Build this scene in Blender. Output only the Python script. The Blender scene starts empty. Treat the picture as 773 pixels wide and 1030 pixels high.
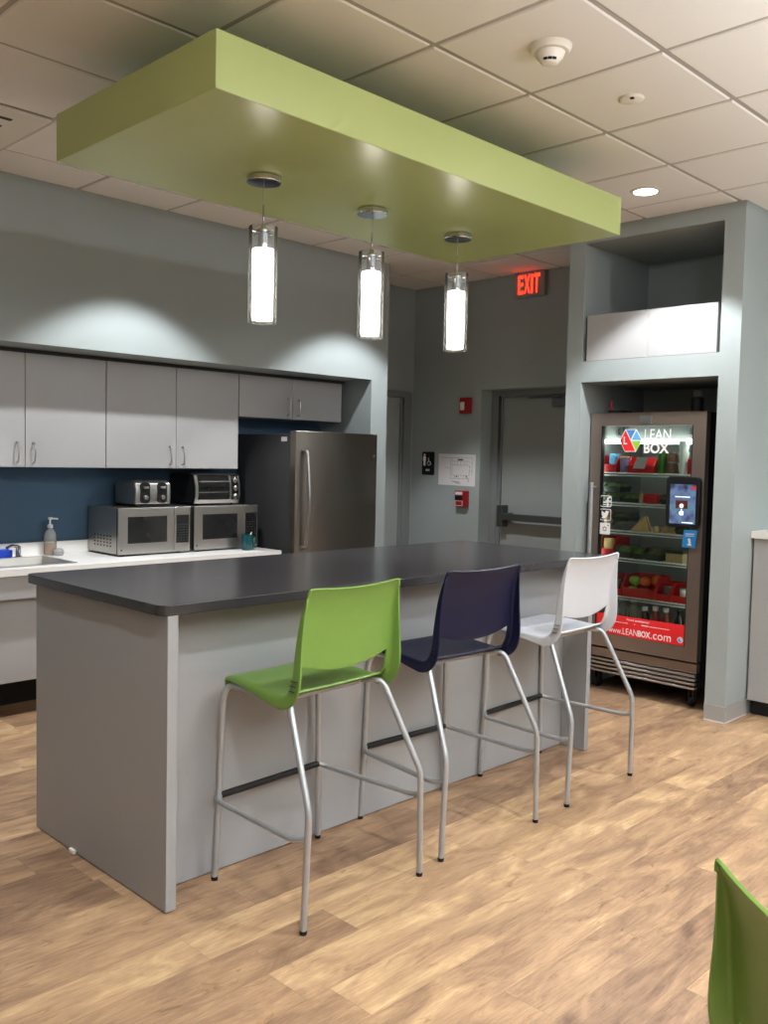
import bpy, bmesh, math, random
from mathutils import Vector, Matrix
random.seed(7)
scn = bpy.context.scene
COL = scn.collection
PI = math.pi

# ------------------------------------------------------------------ helpers
OFF = {}

def lin(c):
    r = []
    for v in c:
        v = v / 255.0
        r.append(v / 12.92 if v <= 0.04045 else ((v + 0.055) / 1.055) ** 2.4)
    return r

class MB:
    def __init__(s):
        s.v, s.f, s.sm, s.mi = [], [], [], []
        s.cur = 0
    def add(s, vs, fs, smooth=False):
        b = len(s.v)
        s.v += [tuple(p) for p in vs]
        for f in fs:
            s.f.append([b + i for i in f]); s.sm.append(smooth); s.mi.append(s.cur)
        return s
    def box(s, x0, x1, y0, y1, z0, z1):
        vs = [(x, y, z) for z in (z0, z1) for y in (y0, y1) for x in (x0, x1)]
        return s.add(vs, [(0, 2, 3, 1), (4, 5, 7, 6), (0, 1, 5, 4), (2, 6, 7, 3), (0, 4, 6, 2), (1, 3, 7, 5)])
    def obox(s, c, ex, ey, ez):
        c, ex, ey, ez = map(Vector, (c, ex, ey, ez))
        vs = [c + ex * a + ey * b + ez * d for d in (-1, 1) for b in (-1, 1) for a in (-1, 1)]
        return s.add(vs, [(0, 2, 3, 1), (4, 5, 7, 6), (0, 1, 5, 4), (2, 6, 7, 3), (0, 4, 6, 2), (1, 3, 7, 5)])
    def tube(s, path, r, seg=12, caps=True):
        P = [Vector(p) for p in path]
        rr = r if isinstance(r, (list, tuple)) else [r] * len(P)
        n = len(P); vs = []; prev = None
        for i, p in enumerate(P):
            t = (P[min(i + 1, n - 1)] - P[max(i - 1, 0)]).normalized()
            if prev is None:
                a = Vector((0, 0, 1)) if abs(t.z) < .9 else Vector((1, 0, 0))
                u = t.cross(a).normalized()
            else:
                u = (prev - t * prev.dot(t)).normalized()
            prev = u; w = t.cross(u)
            for k in range(seg):
                an = 2 * PI * k / seg
                vs.append(p + (u * math.cos(an) + w * math.sin(an)) * rr[i])
        fs = [(i * seg + k, i * seg + (k + 1) % seg, (i + 1) * seg + (k + 1) % seg, (i + 1) * seg + k)
              for i in range(n - 1) for k in range(seg)]
        s.add(vs, fs, True)
        if caps:
            s.add(vs[:seg], [tuple(reversed(range(seg)))]); s.add(vs[-seg:], [tuple(range(seg))])
        return s
    def lathe(s, prof, c=(0, 0, 0), seg=28, ex=(1, 0, 0), ey=(0, 1, 0), ez=(0, 0, 1), smooth=True):
        c, ex, ey, ez = map(Vector, (c, ex, ey, ez)); vs = []
        for (r, z) in prof:
            for k in range(seg):
                a = 2 * PI * k / seg
                vs.append(c + ex * (r * math.cos(a)) + ey * (r * math.sin(a)) + ez * z)
        n = len(prof)
        fs = [(i * seg + k, i * seg + (k + 1) % seg, (i + 1) * seg + (k + 1) % seg, (i + 1) * seg + k)
              for i in range(n - 1) for k in range(seg)]
        s.add(vs, fs, smooth)
        if prof[0][0] > 1e-5: s.add(vs[:seg], [tuple(reversed(range(seg)))])
        if prof[-1][0] > 1e-5: s.add(vs[-seg:], [tuple(range(seg))])
        return s
    def prism(s, poly, c, ex, ey, ez, h):
        c, ex, ey, ez = map(Vector, (c, ex, ey, ez)); n = len(poly)
        a = [c + ex * p[0] + ey * p[1] for p in poly]; b = [q + ez * h for q in a]
        fs = [tuple(reversed(range(n))), tuple(range(n, 2 * n))]
        fs += [(i, (i + 1) % n, n + (i + 1) % n, n + i) for i in range(n)]
        return s.add(a + b, fs)
    def build(s, name, mat, parent=None, bevel=0, bseg=2, loc=None, local=False, smooth=False, solid=0, ang=35):
        off = Vector((0, 0, 0))
        if parent is not None and not local: off = OFF.get(parent.name, Vector((0, 0, 0)))
        if loc is not None: off = Vector(loc)
        me = bpy.data.meshes.new(name)
        me.from_pydata([tuple(Vector(p) - off) for p in s.v], [], s.f)
        me.polygons.foreach_set('use_smooth', [True if (smooth or bevel or q) else False for q in s.sm])
        me.polygons.foreach_set('material_index', s.mi)
        bm = bmesh.new(); bm.from_mesh(me)
        bmesh.ops.remove_doubles(bm, verts=bm.verts, dist=1e-6)
        bmesh.ops.recalc_face_normals(bm, faces=bm.faces)
        for e in bm.edges:
            if len(e.link_faces) == 2 and e.calc_face_angle(0) > math.radians(ang) and not bevel: e.smooth = False
        bm.to_mesh(me); bm.free()
        o = bpy.data.objects.new(name, me); COL.objects.link(o)
        for m in (mat if isinstance(mat, (list, tuple)) else [mat]): me.materials.append(m)
        if parent is not None:
            o.parent = parent; OFF[o.name] = off
        else:
            o.location = off; OFF[o.name] = off
        if solid:
            md = o.modifiers.new('solid', 'SOLIDIFY'); md.thickness = solid; md.offset = 0
        if bevel:
            md = o.modifiers.new('bevel', 'BEVEL'); md.width = bevel; md.segments = bseg
            md.limit_method = 'ANGLE'; md.angle_limit = math.radians(40); md.harden_normals = True
        return o

def box(x0, x1, y0, y1, z0, z1): return MB().box(x0, x1, y0, y1, z0, z1)

def tag(o, label, cat, group=None, kind=None):
    o['label'] = label; o['category'] = cat
    if group: o['group'] = group
    if kind: o['kind'] = kind
    return o

def thing(name, label, cat, loc=(0, 0, 0), group=None, rz=0):
    o = bpy.data.objects.new(name, None); COL.objects.link(o)
    o.location = loc; o.rotation_euler = (0, 0, rz); o.empty_display_size = .05
    OFF[o.name] = Vector(loc)
    return tag(o, label, cat, group)

def struct(o):
    o['kind'] = 'structure'; return o

def children(o): return [c for c in bpy.data.objects if c.parent == o]

def round_path(pts, rad, n=6):
    P = [Vector(p) for p in pts]; out = [P[0]]
    for i in range(1, len(P) - 1):
        a = (P[i - 1] - P[i]); b = (P[i + 1] - P[i])
        r = min(rad, a.length * .49, b.length * .49)
        A = P[i] + a.normalized() * r; B = P[i] + b.normalized() * r
        for k in range(n + 1):
            t = k / n
            out.append(A * (1 - t) ** 2 + P[i] * 2 * t * (1 - t) + B * t * t)
    out.append(P[-1]); return out

AX_X = ((0, -1, 0), (0, 0, 1), (-1, 0, 0))     # sign axes for a face that looks towards -X
AX_Y = ((1, 0, 0), (0, 0, 1), (0, -1, 0))      # for a face that looks towards -Y

def text_mb(body, c, w, h, axes, depth=.0012, bold=0.0, shear=0.0):
    """letters as a mesh; c = lower-left corner of the text block"""
    cu = bpy.data.curves.new('letters', 'FONT'); cu.body = body
    cu.extrude = .5; cu.offset = bold; cu.resolution_u = 3; cu.shear = shear
    ob = bpy.data.objects.new('letters', cu); COL.objects.link(ob)
    dg = bpy.context.evaluated_depsgraph_get()
    me = bpy.data.meshes.new_from_object(ob.evaluated_get(dg))
    vs = [v.co.copy() for v in me.vertices]; fs = [tuple(p.vertices) for p in me.polygons]
    bpy.data.objects.remove(ob); bpy.data.curves.remove(cu); bpy.data.meshes.remove(me)
    x0 = min(v.x for v in vs); x1 = max(v.x for v in vs); y0 = min(v.y for v in vs); y1 = max(v.y for v in vs)
    ex, ey, ez = map(Vector, axes); c = Vector(c)
    out = [c + ex * ((v.x - x0) / (x1 - x0) * w) + ey * ((v.y - y0) / (y1 - y0) * h) + ez * (depth if v.z > 0 else 0) for v in vs]
    return MB().add(out, fs)

def flat(poly, c, axes, depth=.001):
    return MB().prism(poly, c, axes[0], axes[1], axes[2], depth)

def rrect(w, h, r, n=4):
    out = []
    for cx, cy, a0 in ((w - r, r, -90), (w - r, h - r, 0), (r, h - r, 90), (r, r, 180)):
        for k in range(n + 1):
            a = math.radians(a0 + 90 * k / n); out.append((cx + r * math.cos(a), cy + r * math.sin(a)))
    return out

# ------------------------------------------------------------------ materials
def new_mat(name):
    m = bpy.data.materials.new(name); m.use_nodes = True
    nt = m.node_tree; b = nt.nodes['Principled BSDF']
    return m, nt, b

def mat(name, rgb, rough=.5, metal=0.0, var=.06, scale=8.0, bump=0.0, bscale=200.0, spec=.5, stretch=None, emit=None, estr=0, coat=0, rvar=0.0, alpha=1.0):
    m, nt, b = new_mat(name); N = nt.nodes; L = nt.links
    c = lin(rgb)
    tc = N.new('ShaderNodeTexCoord'); mp = N.new('ShaderNodeMapping'); L.new(tc.outputs['Object'], mp.inputs[0])
    if stretch: mp.inputs['Scale'].default_value = stretch
    nz = N.new('ShaderNodeTexNoise'); nz.inputs['Scale'].default_value = scale; nz.inputs['Detail'].default_value = 4
    L.new(mp.outputs[0], nz.inputs['Vector'])
    rp = N.new('ShaderNodeValToRGB')
    rp.color_ramp.elements[0].position = .3; rp.color_ramp.elements[1].position = .7
    rp.color_ramp.elements[0].color = [x * (1 - var) for x in c] + [1]
    rp.color_ramp.elements[1].color = [min(1, x * (1 + var)) for x in c] + [1]
    L.new(nz.outputs['Fac'], rp.inputs[0]); L.new(rp.outputs[0], b.inputs['Base Color'])
    b.inputs['Roughness'].default_value = rough; b.inputs['Metallic'].default_value = metal
    b.inputs['Specular IOR Level'].default_value = spec
    b.inputs['Coat Weight'].default_value = coat
    b.inputs['Alpha'].default_value = alpha
    if rvar:
        mr = N.new('ShaderNodeMapRange'); mr.inputs['To Min'].default_value = rough - rvar; mr.inputs['To Max'].default_value = rough + rvar
        L.new(nz.outputs['Fac'], mr.inputs['Value']); L.new(mr.outputs[0], b.inputs['Roughness'])
    if bump:
        n2 = N.new('ShaderNodeTexNoise'); n2.inputs['Scale'].default_value = bscale; L.new(mp.outputs[0], n2.inputs['Vector'])
        bp = N.new('ShaderNodeBump'); bp.inputs['Strength'].default_value = bump; bp.inputs['Distance'].default_value = .002
        L.new(n2.outputs['Fac'], bp.inputs['Height']); L.new(bp.outputs[0], b.inputs['Normal'])
    if emit is not None:
        b.inputs['Emission Color'].default_value = lin(emit) + [1]; b.inputs['Emission Strength'].default_value = estr
    return m

def glass(name, tint=(255, 255, 255), ior=1.45, edge=.9, haze=0.0, rough=.02):
    m = bpy.data.materials.new(name); m.use_nodes = True; nt = m.node_tree; N = nt.nodes; L = nt.links
    N.remove(N['Principled BSDF']); out = N['Material Output']
    tr = N.new('ShaderNodeBsdfTransparent'); gl = N.new('ShaderNodeBsdfGlossy'); gl.inputs['Roughness'].default_value = rough
    lw = N.new('ShaderNodeLayerWeight'); lw.inputs['Blend'].default_value = .35
    mx = N.new('ShaderNodeMixRGB'); L.new(lw.outputs['Facing'], mx.inputs[0])
    nz = N.new('ShaderNodeTexNoise'); nz.inputs['Scale'].default_value = 3
    c = lin(tint); mx.inputs[1].default_value = c + [1]; mx.inputs[2].default_value = [x * edge for x in c] + [1]
    L.new(mx.outputs[0], tr.inputs[0])
    fr = N.new('ShaderNodeFresnel'); fr.inputs['IOR'].default_value = ior
    ms = N.new('ShaderNodeMixShader'); L.new(fr.outputs[0], ms.inputs[0]); L.new(tr.outputs[0], ms.inputs[1]); L.new(gl.outputs[0], ms.inputs[2])
    last = ms
    if haze:
        df = N.new('ShaderNodeBsdfDiffuse'); df.inputs[0].default_value = c + [1]
        m2 = N.new('ShaderNodeMixShader'); m2.inputs[0].default_value = haze
        L.new(ms.outputs[0], m2.inputs[1]); L.new(df.outputs[0], m2.inputs[2]); last = m2
    L.new(last.outputs[0], out.inputs['Surface'])
    return m

def emission_mat(name, rgb, strength, base=(200, 200, 200)):
    return mat(name, base, .5, emit=rgb, estr=strength, var=.01)

def floor_mat():
    m, nt, b = new_mat('plank_floor'); N = nt.nodes; L = nt.links
    def math_(op, a, bb=None, c=None):
        n = N.new('ShaderNodeMath'); n.operation = op
        for i, q in enumerate((a, bb, c)):
            if q is None: continue
            if isinstance(q, (int, float)): n.inputs[i].default_value = q
            else: L.new(q, n.inputs[i])
        return n.outputs[0]
    tc = N.new('ShaderNodeTexCoord'); sp = N.new('ShaderNodeSeparateXYZ'); L.new(tc.outputs['Object'], sp.inputs[0])
    x, y = sp.outputs[0], sp.outputs[1]
    W, LEN = .1825, 1.22
    yr = math_('DIVIDE', math_('SUBTRACT', y, 2.46 - 40 * W), W); row = math_('FLOOR', yr); fy = math_('FRACT', yr)
    wn = N.new('ShaderNodeTexWhiteNoise'); wn.noise_dimensions = '1D'; L.new(row, wn.inputs['W'])
    xr = math_('DIVIDE', math_('ADD', x, math_('MULTIPLY', wn.outputs[0], LEN * 3.0)), LEN); colm = math_('FLOOR', xr); fx = math_('FRACT', xr)
    cid = N.new('ShaderNodeCombineXYZ'); L.new(row, cid.inputs[0]); L.new(colm, cid.inputs[1])
    w2 = N.new('ShaderNodeTexWhiteNoise'); w2.noise_dimensions = '2D'; L.new(cid.outputs[0], w2.inputs['Vector'])
    pid = w2.outputs['Value']
    # plank-local coordinates for the grain
    gv = N.new('ShaderNodeCombineXYZ')
    L.new(math_('ADD', x, math_('MULTIPLY', pid, 37.0)), gv.inputs[0]); L.new(math_('ADD', y, math_('MULTIPLY', pid, 11.0)), gv.inputs[1]); L.new(math_('MULTIPLY', pid, 5.0), gv.inputs[2])
    def noise(scale, sx, sy, det=5, rough=.55, dist=0.0):
        mp = N.new('ShaderNodeMapping'); mp.inputs['Scale'].default_value = (sx, sy, 1); L.new(gv.outputs[0], mp.inputs[0])
        n = N.new('ShaderNodeTexNoise'); n.inputs['Scale'].default_value = scale; n.inputs['Detail'].default_value = det
        n.inputs['Roughness'].default_value = rough; n.inputs['Distortion'].default_value = dist; L.new(mp.outputs[0], n.inputs['Vector']); return n.outputs['Fac']
    big = noise(3.2, .8, 2.6, 6, .62, .9)
    grain = noise(9, .7, 10.0, 8, .76, .6)
    spot = noise(7.0, .8, 2.2, 5, .62, 1.6)
    # tone = plank id + patches + grain
    t = math_('ADD', math_('MULTIPLY', pid, .50), math_('MULTIPLY', math_('SUBTRACT', big, .5), 1.55))
    t = math_('ADD', t, math_('MULTIPLY', math_('SUBTRACT', grain, .5), 1.1)); t = math_('ADD', t, .28)
    rp = N.new('ShaderNodeValToRGB'); e = rp.color_ramp.elements
    e[0].position = 0.0; e[0].color = lin(FLOOR[0]) + [1]
    e[1].position = 1.0; e[1].color = lin(FLOOR[3]) + [1]
    q = e.new(.35); q.color = lin(FLOOR[1]) + [1]
    q = e.new(.68); q.color = lin(FLOOR[2]) + [1]
    L.new(t, rp.inputs[0])
    # knots / mineral streaks
    sr = N.new('ShaderNodeMapRange'); sr.inputs['From Min'].default_value = .60; sr.inputs['From Max'].default_value = .74; L.new(spot, sr.inputs['Value'])
    mx = N.new('ShaderNodeMixRGB'); mx.blend_type = 'MULTIPLY'; L.new(math_('MULTIPLY', sr.outputs[0], .62), mx.inputs[0]); L.new(rp.outputs[0], mx.inputs[1]); mx.inputs[2].default_value = lin((150, 115, 85)) + [1]
    # seams
    ey = math_('MINIMUM', fy, math_('SUBTRACT', 1.0, fy)); exx = math_('MINIMUM', fx, math_('SUBTRACT', 1.0, fx))
    sy = math_('LESS_THAN', math_('MULTIPLY', ey, W), .0011); sx = math_('LESS_THAN', math_('MULTIPLY', exx, LEN), .0011)
    seam = math_('MAXIMUM', sy, sx)
    m2 = N.new('ShaderNodeMixRGB'); m2.blend_type = 'MULTIPLY'; L.new(math_('MULTIPLY', seam, .3), m2.inputs[0]); L.new(mx.outputs[0], m2.inputs[1]); m2.inputs[2].default_value = (.25, .2, .15, 1)
    L.new(m2.outputs[0], b.inputs['Base Color'])
    rr = N.new('ShaderNodeMapRange'); rr.inputs['To Min'].default_value = .36; rr.inputs['To Max'].default_value = .52; L.new(grain, rr.inputs['Value']); L.new(rr.outputs[0], b.inputs['Roughness'])
    bp = N.new('ShaderNodeBump'); bp.inputs['Strength'].default_value = .12; bp.inputs['Distance'].default_value = .001
    L.new(math_('SUBTRACT', grain, math_('MULTIPLY', seam, 1.0)), bp.inputs['Height']); L.new(bp.outputs[0], b.inputs['Normal'])
    b.inputs['Specular IOR Level'].default_value = .35
    return m

FLOOR = [(96, 72, 56), (136, 108, 84), (166, 135, 103), (197, 168, 127)]
M = {}
M['floor'] = floor_mat()
M['wall'] = mat('blue_grey_paint', (151, 160, 160), .62, var=.015, scale=3, bump=.08, bscale=260, spec=.3)
M['accent'] = mat('deep_blue_paint', (62, 86, 108), .6, var=.03, scale=3, bump=.08, bscale=260, spec=.3)
M['tile'] = mat('ceiling_tile', (234, 232, 229), .9, var=.02, scale=160, bump=.25, bscale=350, spec=.1)
M['tbar'] = mat('ceiling_grid_metal', (176, 171, 164), .6, var=.01)
M['plaster'] = mat('far_wall_paint', (190, 186, 178), .8, var=.01)
M['lam'] = mat('grey_linen_laminate', (164, 164, 165), .42, var=.035, scale=60, stretch=(14, 14, 1), bump=.03, bscale=120, spec=.4)
M['lam_dark'] = mat('grey_island_laminate', (146, 147, 148), .36, var=.03, scale=60, stretch=(14, 14, 1), spec=.4)
M['lam_edge'] = mat('grey_edge_band', (166, 165, 164), .4, var=.02)
M['black'] = mat('black_plastic', (20, 20, 22), .5, var=.08, spec=.3)
M['matte_black'] = mat('black_toe_kick', (22, 22, 24), .7, var=.08)
M['gap'] = mat('gap_shade', (70, 68, 66), .8, var=.05)
M['worktop'] = mat('charcoal_stone', (48, 46, 49), .22, var=.10, scale=90, spec=.6, rvar=.03)
M['solid_white'] = mat('white_solid_surface', (232, 231, 228), .3, var=.012, scale=60)
M['green_paint'] = mat('olive_green_paint', (172, 186, 118), .27, var=.012, scale=3, bump=.03, bscale=200, spec=.5)
M['green_pl'] = mat('lime_green_plastic', (104, 138, 62), .38, var=.02, scale=30, bump=.05, bscale=900, spec=.45)
M['blue_pl'] = mat('navy_blue_plastic', (9, 15, 46), .42, var=.03, scale=30, bump=.05, bscale=900, spec=.3)
M['white_pl'] = mat('white_plastic', (196, 200, 207), .36, var=.01, scale=30, bump=.05, bscale=900, spec=.45)
M['silver'] = mat('silver_powder_coat', (172, 175, 178), .38, .55, var=.03, scale=60)
M['chrome'] = mat('polished_chrome', (200, 200, 200), .08, 1.0, var=.02)
M['nickel'] = mat('brushed_nickel', (176, 174, 170), .28, 1.0, var=.04, stretch=(1, 1, 30))
M['steel'] = mat('brushed_steel', (172, 170, 166), .30, .95, var=.06, scale=30, stretch=(1, 1, 40), rvar=.05)
M['steel_h'] = mat('brushed_steel_horizontal', (176, 173, 168), .32, .95, var=.05, scale=20, stretch=(1, 40, 40), rvar=.05)
M['fridge'] = mat('dark_stainless', (122, 116, 108), .30, .95, var=.05, scale=12, stretch=(60, 60, .6), rvar=.05)
M['fridge_side'] = mat('fridge_charcoal_side', (58, 58, 60), .5, var=.05, bump=.1, bscale=500)
M['vend_steel'] = mat('brown_grey_stainless', (148, 134, 124), .34, .8, var=.05, scale=12, stretch=(40, 40, .6), rvar=.04)
M['dark_glass'] = mat('dark_oven_glass', (32, 33, 33), .12, var=.05)
M['clear'] = glass('clear_glass', (252, 253, 253), 1.25, .97, .035)
M['door_glass'] = glass('door_glass', (236, 242, 238), 1.25, .9)
M['clear_pl'] = glass('clear_plastic', (240, 241, 239), 1.3, .85, .14, .08)
M['lid'] = glass('clear_food_lid', (244, 246, 244), 1.25, .9, .03, .08)
M['lamp'] = emission_mat('lit_opal_glass', (255, 246, 232), 8)
M['lens'] = emission_mat('downlight_lens', (255, 248, 238), 14)
M['exit'] = emission_mat('exit_red_light', (255, 40, 20), 4.2, (160, 20, 15))
M['side_fill'] = emission_mat('side_glow_fill', (240, 250, 246), 9.0)
M['led'] = emission_mat('led_strip', (240, 250, 246), 9)
M['red'] = mat('red_plastic', (196, 28, 32), .4, var=.05)
M['red_dk'] = mat('fire_device_red', (150, 22, 30), .4, var=.04)
M['paper'] = mat('white_paper', (214, 214, 216), .8, var=.01)
M['ink'] = mat('dark_ink', (70, 70, 74), .8, var=.05)
M['white'] = mat('white_vinyl', (240, 240, 240), .5, var=.01)
M['white_lit'] = mat('white_decal', (245, 245, 245), .5, var=.01, emit=(255, 255, 255), estr=.0)
M['banner'] = mat('red_vinyl', (226, 34, 40), .5, var=.02)
M['liner'] = mat('cooler_liner', (150, 152, 150), .5, var=.03)
M['wire'] = mat('white_wire', (214, 218, 214), .4, var=.02)
M['teal'] = mat('teal_ceramic', (10, 70, 74), .2, var=.06, scale=20)
M['sponge_blue'] = mat('blue_sponge', (30, 70, 190), .9, var=.15, scale=90, bump=.5, bscale=160)
M['soap'] = mat('peach_liquid_soap', (226, 178, 140), .25, var=.05)
M['grey_pl'] = mat('grey_plastic', (150, 150, 150), .5, var=.04)
M['detector'] = mat('ivory_plastic', (226, 222, 212), .5, var=.01)
M['door'] = mat('door_grey_paint', (142, 148, 147), .5, var=.015, scale=3)
M['frame'] = mat('frame_grey_paint', (114, 119, 119), .5, var=.015, scale=3)
M['base'] = mat('grey_vinyl_base', (150, 149, 146), .5, var=.02)
M['caulk'] = mat('pale_base_line', (206, 202, 194), .6, var=.02)
M['bar'] = mat('bronze_grey_metal', (96, 98, 98), .35, .7, var=.05)
M['blue_d'] = mat('logo_blue', (70, 130, 200), .5, var=.01)
M['sky_d'] = mat('logo_light_blue', (96, 176, 226), .5, var=.01)
M['lime_d'] = mat('logo_lime', (146, 204, 60), .5, var=.01)
M['card'] = mat('bright_blue_card', (30, 150, 235), .5, var=.02)
M['apple_g'] = mat('green_apple_skin', (130, 170, 50), .3, var=.12, scale=40)
M['apple_r'] = mat('red_apple_skin', (160, 50, 40), .3, var=.25, scale=40)
M['orange'] = mat('orange_peel', (214, 96, 36), .5, var=.08, scale=60, bump=.3, bscale=300)
M['stem'] = mat('brown_stem', (80, 60, 40), .8, var=.1)
M['leaf'] = mat('salad_leaves', (118, 156, 62), .6, var=.45, scale=45, bump=.6, bscale=60)
M['bread'] = mat('sandwich_bread', (206, 168, 112), .8, var=.15, scale=40, bump=.3, bscale=90)
M['filling'] = mat('sandwich_filling', (180, 96, 66), .7, var=.4, scale=60)
M['wrap'] = mat('brown_wrap', (146, 96, 64), .7, var=.2, scale=30)
M['tray_dk'] = mat('dark_food_tray', (52, 60, 50), .35, var=.2, scale=30)
M['meal'] = mat('prepared_meal', (122, 112, 72), .6, var=.5, scale=60)
M['tan'] = mat('tan_carton', (176, 150, 112), .7, var=.06)
M['purple'] = mat('lilac_cup', (140, 128, 176), .5, var=.12, scale=40)
M['cup'] = mat('white_paper_cup', (222, 226, 222), .5, var=.03)
M['green_juice'] = mat('green_juice', (70, 120, 50), .25, var=.1)
M['cookie'] = mat('brown_snack', (134, 100, 84), .7, var=.35, scale=70)
M['juice_red'] = mat('red_juice', (150, 50, 34), .25, var=.15)
M['dark_liquid'] = mat('dark_cola', (40, 30, 28), .2, var=.1)
M['sign_grey'] = mat('sign_grey_metal', (150, 142, 140), .5, .1, var=.04)
M['yoke'] = mat('dark_grey_metal', (60, 60, 62), .4, .6, var=.05)

def screen_mat():
    m, nt, b = new_mat('tablet_screen_picture'); N = nt.nodes; L = nt.links
    tc = N.new('ShaderNodeTexCoord'); nz = N.new('ShaderNodeTexNoise'); nz.inputs['Scale'].default_value = 14; L.new(tc.outputs['Object'], nz.inputs['Vector'])
    rp = N.new('ShaderNodeValToRGB'); e = rp.color_ramp.elements
    e[0].position = .34; e[0].color = lin((36, 44, 60)) + [1]; e[1].position = .66; e[1].color = lin((60, 130, 120)) + [1]
    q = e.new(.45); q.color = lin((84, 100, 140)) + [1]; q = e.new(.55); q.color = lin((96, 128, 160)) + [1]
    L.new(nz.outputs['Color'], rp.inputs[0]); L.new(rp.outputs[0], b.inputs['Emission Color']); b.inputs['Emission Strength'].default_value = .9
    b.inputs['Base Color'].default_value = (.02, .02, .02, 1); b.inputs['Roughness'].default_value = .15
    return m
M['screen'] = screen_mat()
M['food_pic'] = mat('screen_food_picture', (70, 30, 24), .3, var=.5, scale=60, emit=(74, 34, 26), estr=.5)

# ------------------------------------------------------------------ setting
CZ = 3.118; XW = 6.245; YB = 5.81
struct(box(-4, 6.9, -4, 6.0, -.06, 0).build('floor', M['floor']))
# ceiling: lay-in tiles on a metal grid
cb = MB(); cb.cur = 1
cb.box(-4, 6.9, -4, 6.0, CZ + .006, CZ + .05)
cb.cur = 0
T = .615
for i in range(-14, 5):
    for j in range(-11, 7):
        x0 = 4.47 + T * i; y0 = 2.375 + T * j; g = .011
        a = [(x0 + g, y0 + g, CZ + .0055), (x0 + T - g, y0 + g, CZ + .0055), (x0 + T - g, y0 + T - g, CZ + .0055), (x0 + g, y0 + T - g, CZ + .0055)]
        h = g + .006
        b_ = [(x0 + h, y0 + h, CZ), (x0 + T - h, y0 + h, CZ), (x0 + T - h, y0 + T - h, CZ), (x0 + h, y0 + T - h, CZ)]
        cb.add(a + b_, [(0, 1, 5, 4), (1, 2, 6, 5), (2, 3, 7, 6), (3, 0, 4, 7), (4, 5, 6, 7)])
struct(cb.build('ceiling', [M['tile'], M['tbar']]))
struct(box(-4, 6.9, YB, YB + .12, 0, CZ + .01).build('wall_back', M['wall']))
struct(box(-4.12, -4, -4, 6, 0, CZ + .01).build('wall_left', M['plaster']))
struct(MB().box(-4, 6.9, -4.12, -4, 0, .7).box(-4, 6.9, -4.12, -4, 2.95, CZ + .01).box(-4, -3, -4.12, -4, .7, 2.95).box(5.5, 6.9, -4.12, -4, .7, 2.95).build('wall_front', M['plaster']))  # unseen wall, its wide opening added to let world light in as fill
# right wall with the recessed exit door
wr = MB()
wr.box(XW, XW + .3, 4.998, YB, 0, CZ + .01)
wr.box(XW, XW + .3, 3.90, 4.998, 2.172, CZ + .01)
wr.box(XW, XW + .3, -4, 3.90, 0, CZ + .01)
struct(wr.build('wall_right', M['wall']))
d1 = struct(box(XW + .20, XW + .245, 3.985, 4.908, .01, 2.108).build('door_1', M['door']))
fr = MB()
fr.box(XW + .145, XW + .28, 4.925, 4.998, 0, 2.172).box(XW + .145, XW + .28, 3.90, 3.97, 0, 2.172).box(XW + .145, XW + .28, 3.97, 4.925, 2.125, 2.172)
fr.box(XW + .185, XW + .28, 4.909, 4.925, 0, 2.125).box(XW + .185, XW + .28, 3.97, 4.909, 2.109, 2.125)
fr.build('door_frame', M['frame'], d1, bevel=.003)
pb = MB().box(XW + .10, XW + .135, 4.05, 4.84, 1.045, 1.105).box(XW + .135, XW + .20, 4.77, 4.84, 1.045, 1.11)
bar_ = pb.build('panic_bar', M['bar'], d1, bevel=.006)
box(XW + .105, XW + .20, 4.825, 4.885, .985, 1.175).build('latch_case', M['bar'], bar_, bevel=.008)
cl = MB().box(XW + .13, XW + .20, 4.08, 4.36, 2.02, 2.085).box(XW + .15, XW + .17, 4.3, 4.62, 2.095, 2.108)
cl.build('door_closer', M['bar'], d1, bevel=.006)
# washroom door behind the bulkhead
d2 = struct(box(5.20, 6.06, YB - .006, YB + .03, .01, 2.118).build('door_2', M['door']))
f2 = MB().box(6.06, 6.085, YB - .022, YB, 0, 2.135).box(6.085, 6.19, YB - .04, YB, 0, 2.172).box(5.16, 6.085, YB - .04, YB, 2.118, 2.172)
f2.build('door_frame', M['frame'], d2, bevel=.003)
# kitchen bulkhead and its pilaster
bk = MB().box(-4, 5.283, 5.205, YB, 2.18, CZ + .01).box(5.104, 5.283, 5.205, YB, 0, 2.18)
struct(bk.build('wall_bulkhead', M['wall']))
struct(box(-4, 5.104, YB - .006, YB, .8, 2.18).build('wall_accent', M['accent']))
# niche block for the vending cooler
nb = MB()
nb.box(5.336, XW, 3.418, 3.537, 0, CZ + .01).box(5.336, XW, 2.331, 2.458, 0, CZ + .01)
nb.box(5.336, XW, 2.458, 3.418, 2.10, 2.24).box(5.336, XW, 2.458, 3.418, 3.022, CZ + .01).box(6.19, XW, 2.458, 3.418, 0, 3.022)
struct(nb.build('wall_niche', M['wall']))
bs = MB()
bs.cur = 0
bs.box(5.330, 5.64, 2.325, 2.331, .004, .10).box(5.330, 5.336, 2.331, 2.458, .004, .10)
bs.box(5.330, 5.336, 3.418, 3.543, .004, .10).box(5.336, XW, 3.537, 3.543, .004, .10)
bs.cur = 1
bs.box(5.327, 5.64, 2.321, 2.331, 0, .007).box(5.327, 5.336, 2.331, 2.458, 0, .007)
struct(bs.build('baseboard_right', [M['base'], M['caulk']]))

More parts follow.
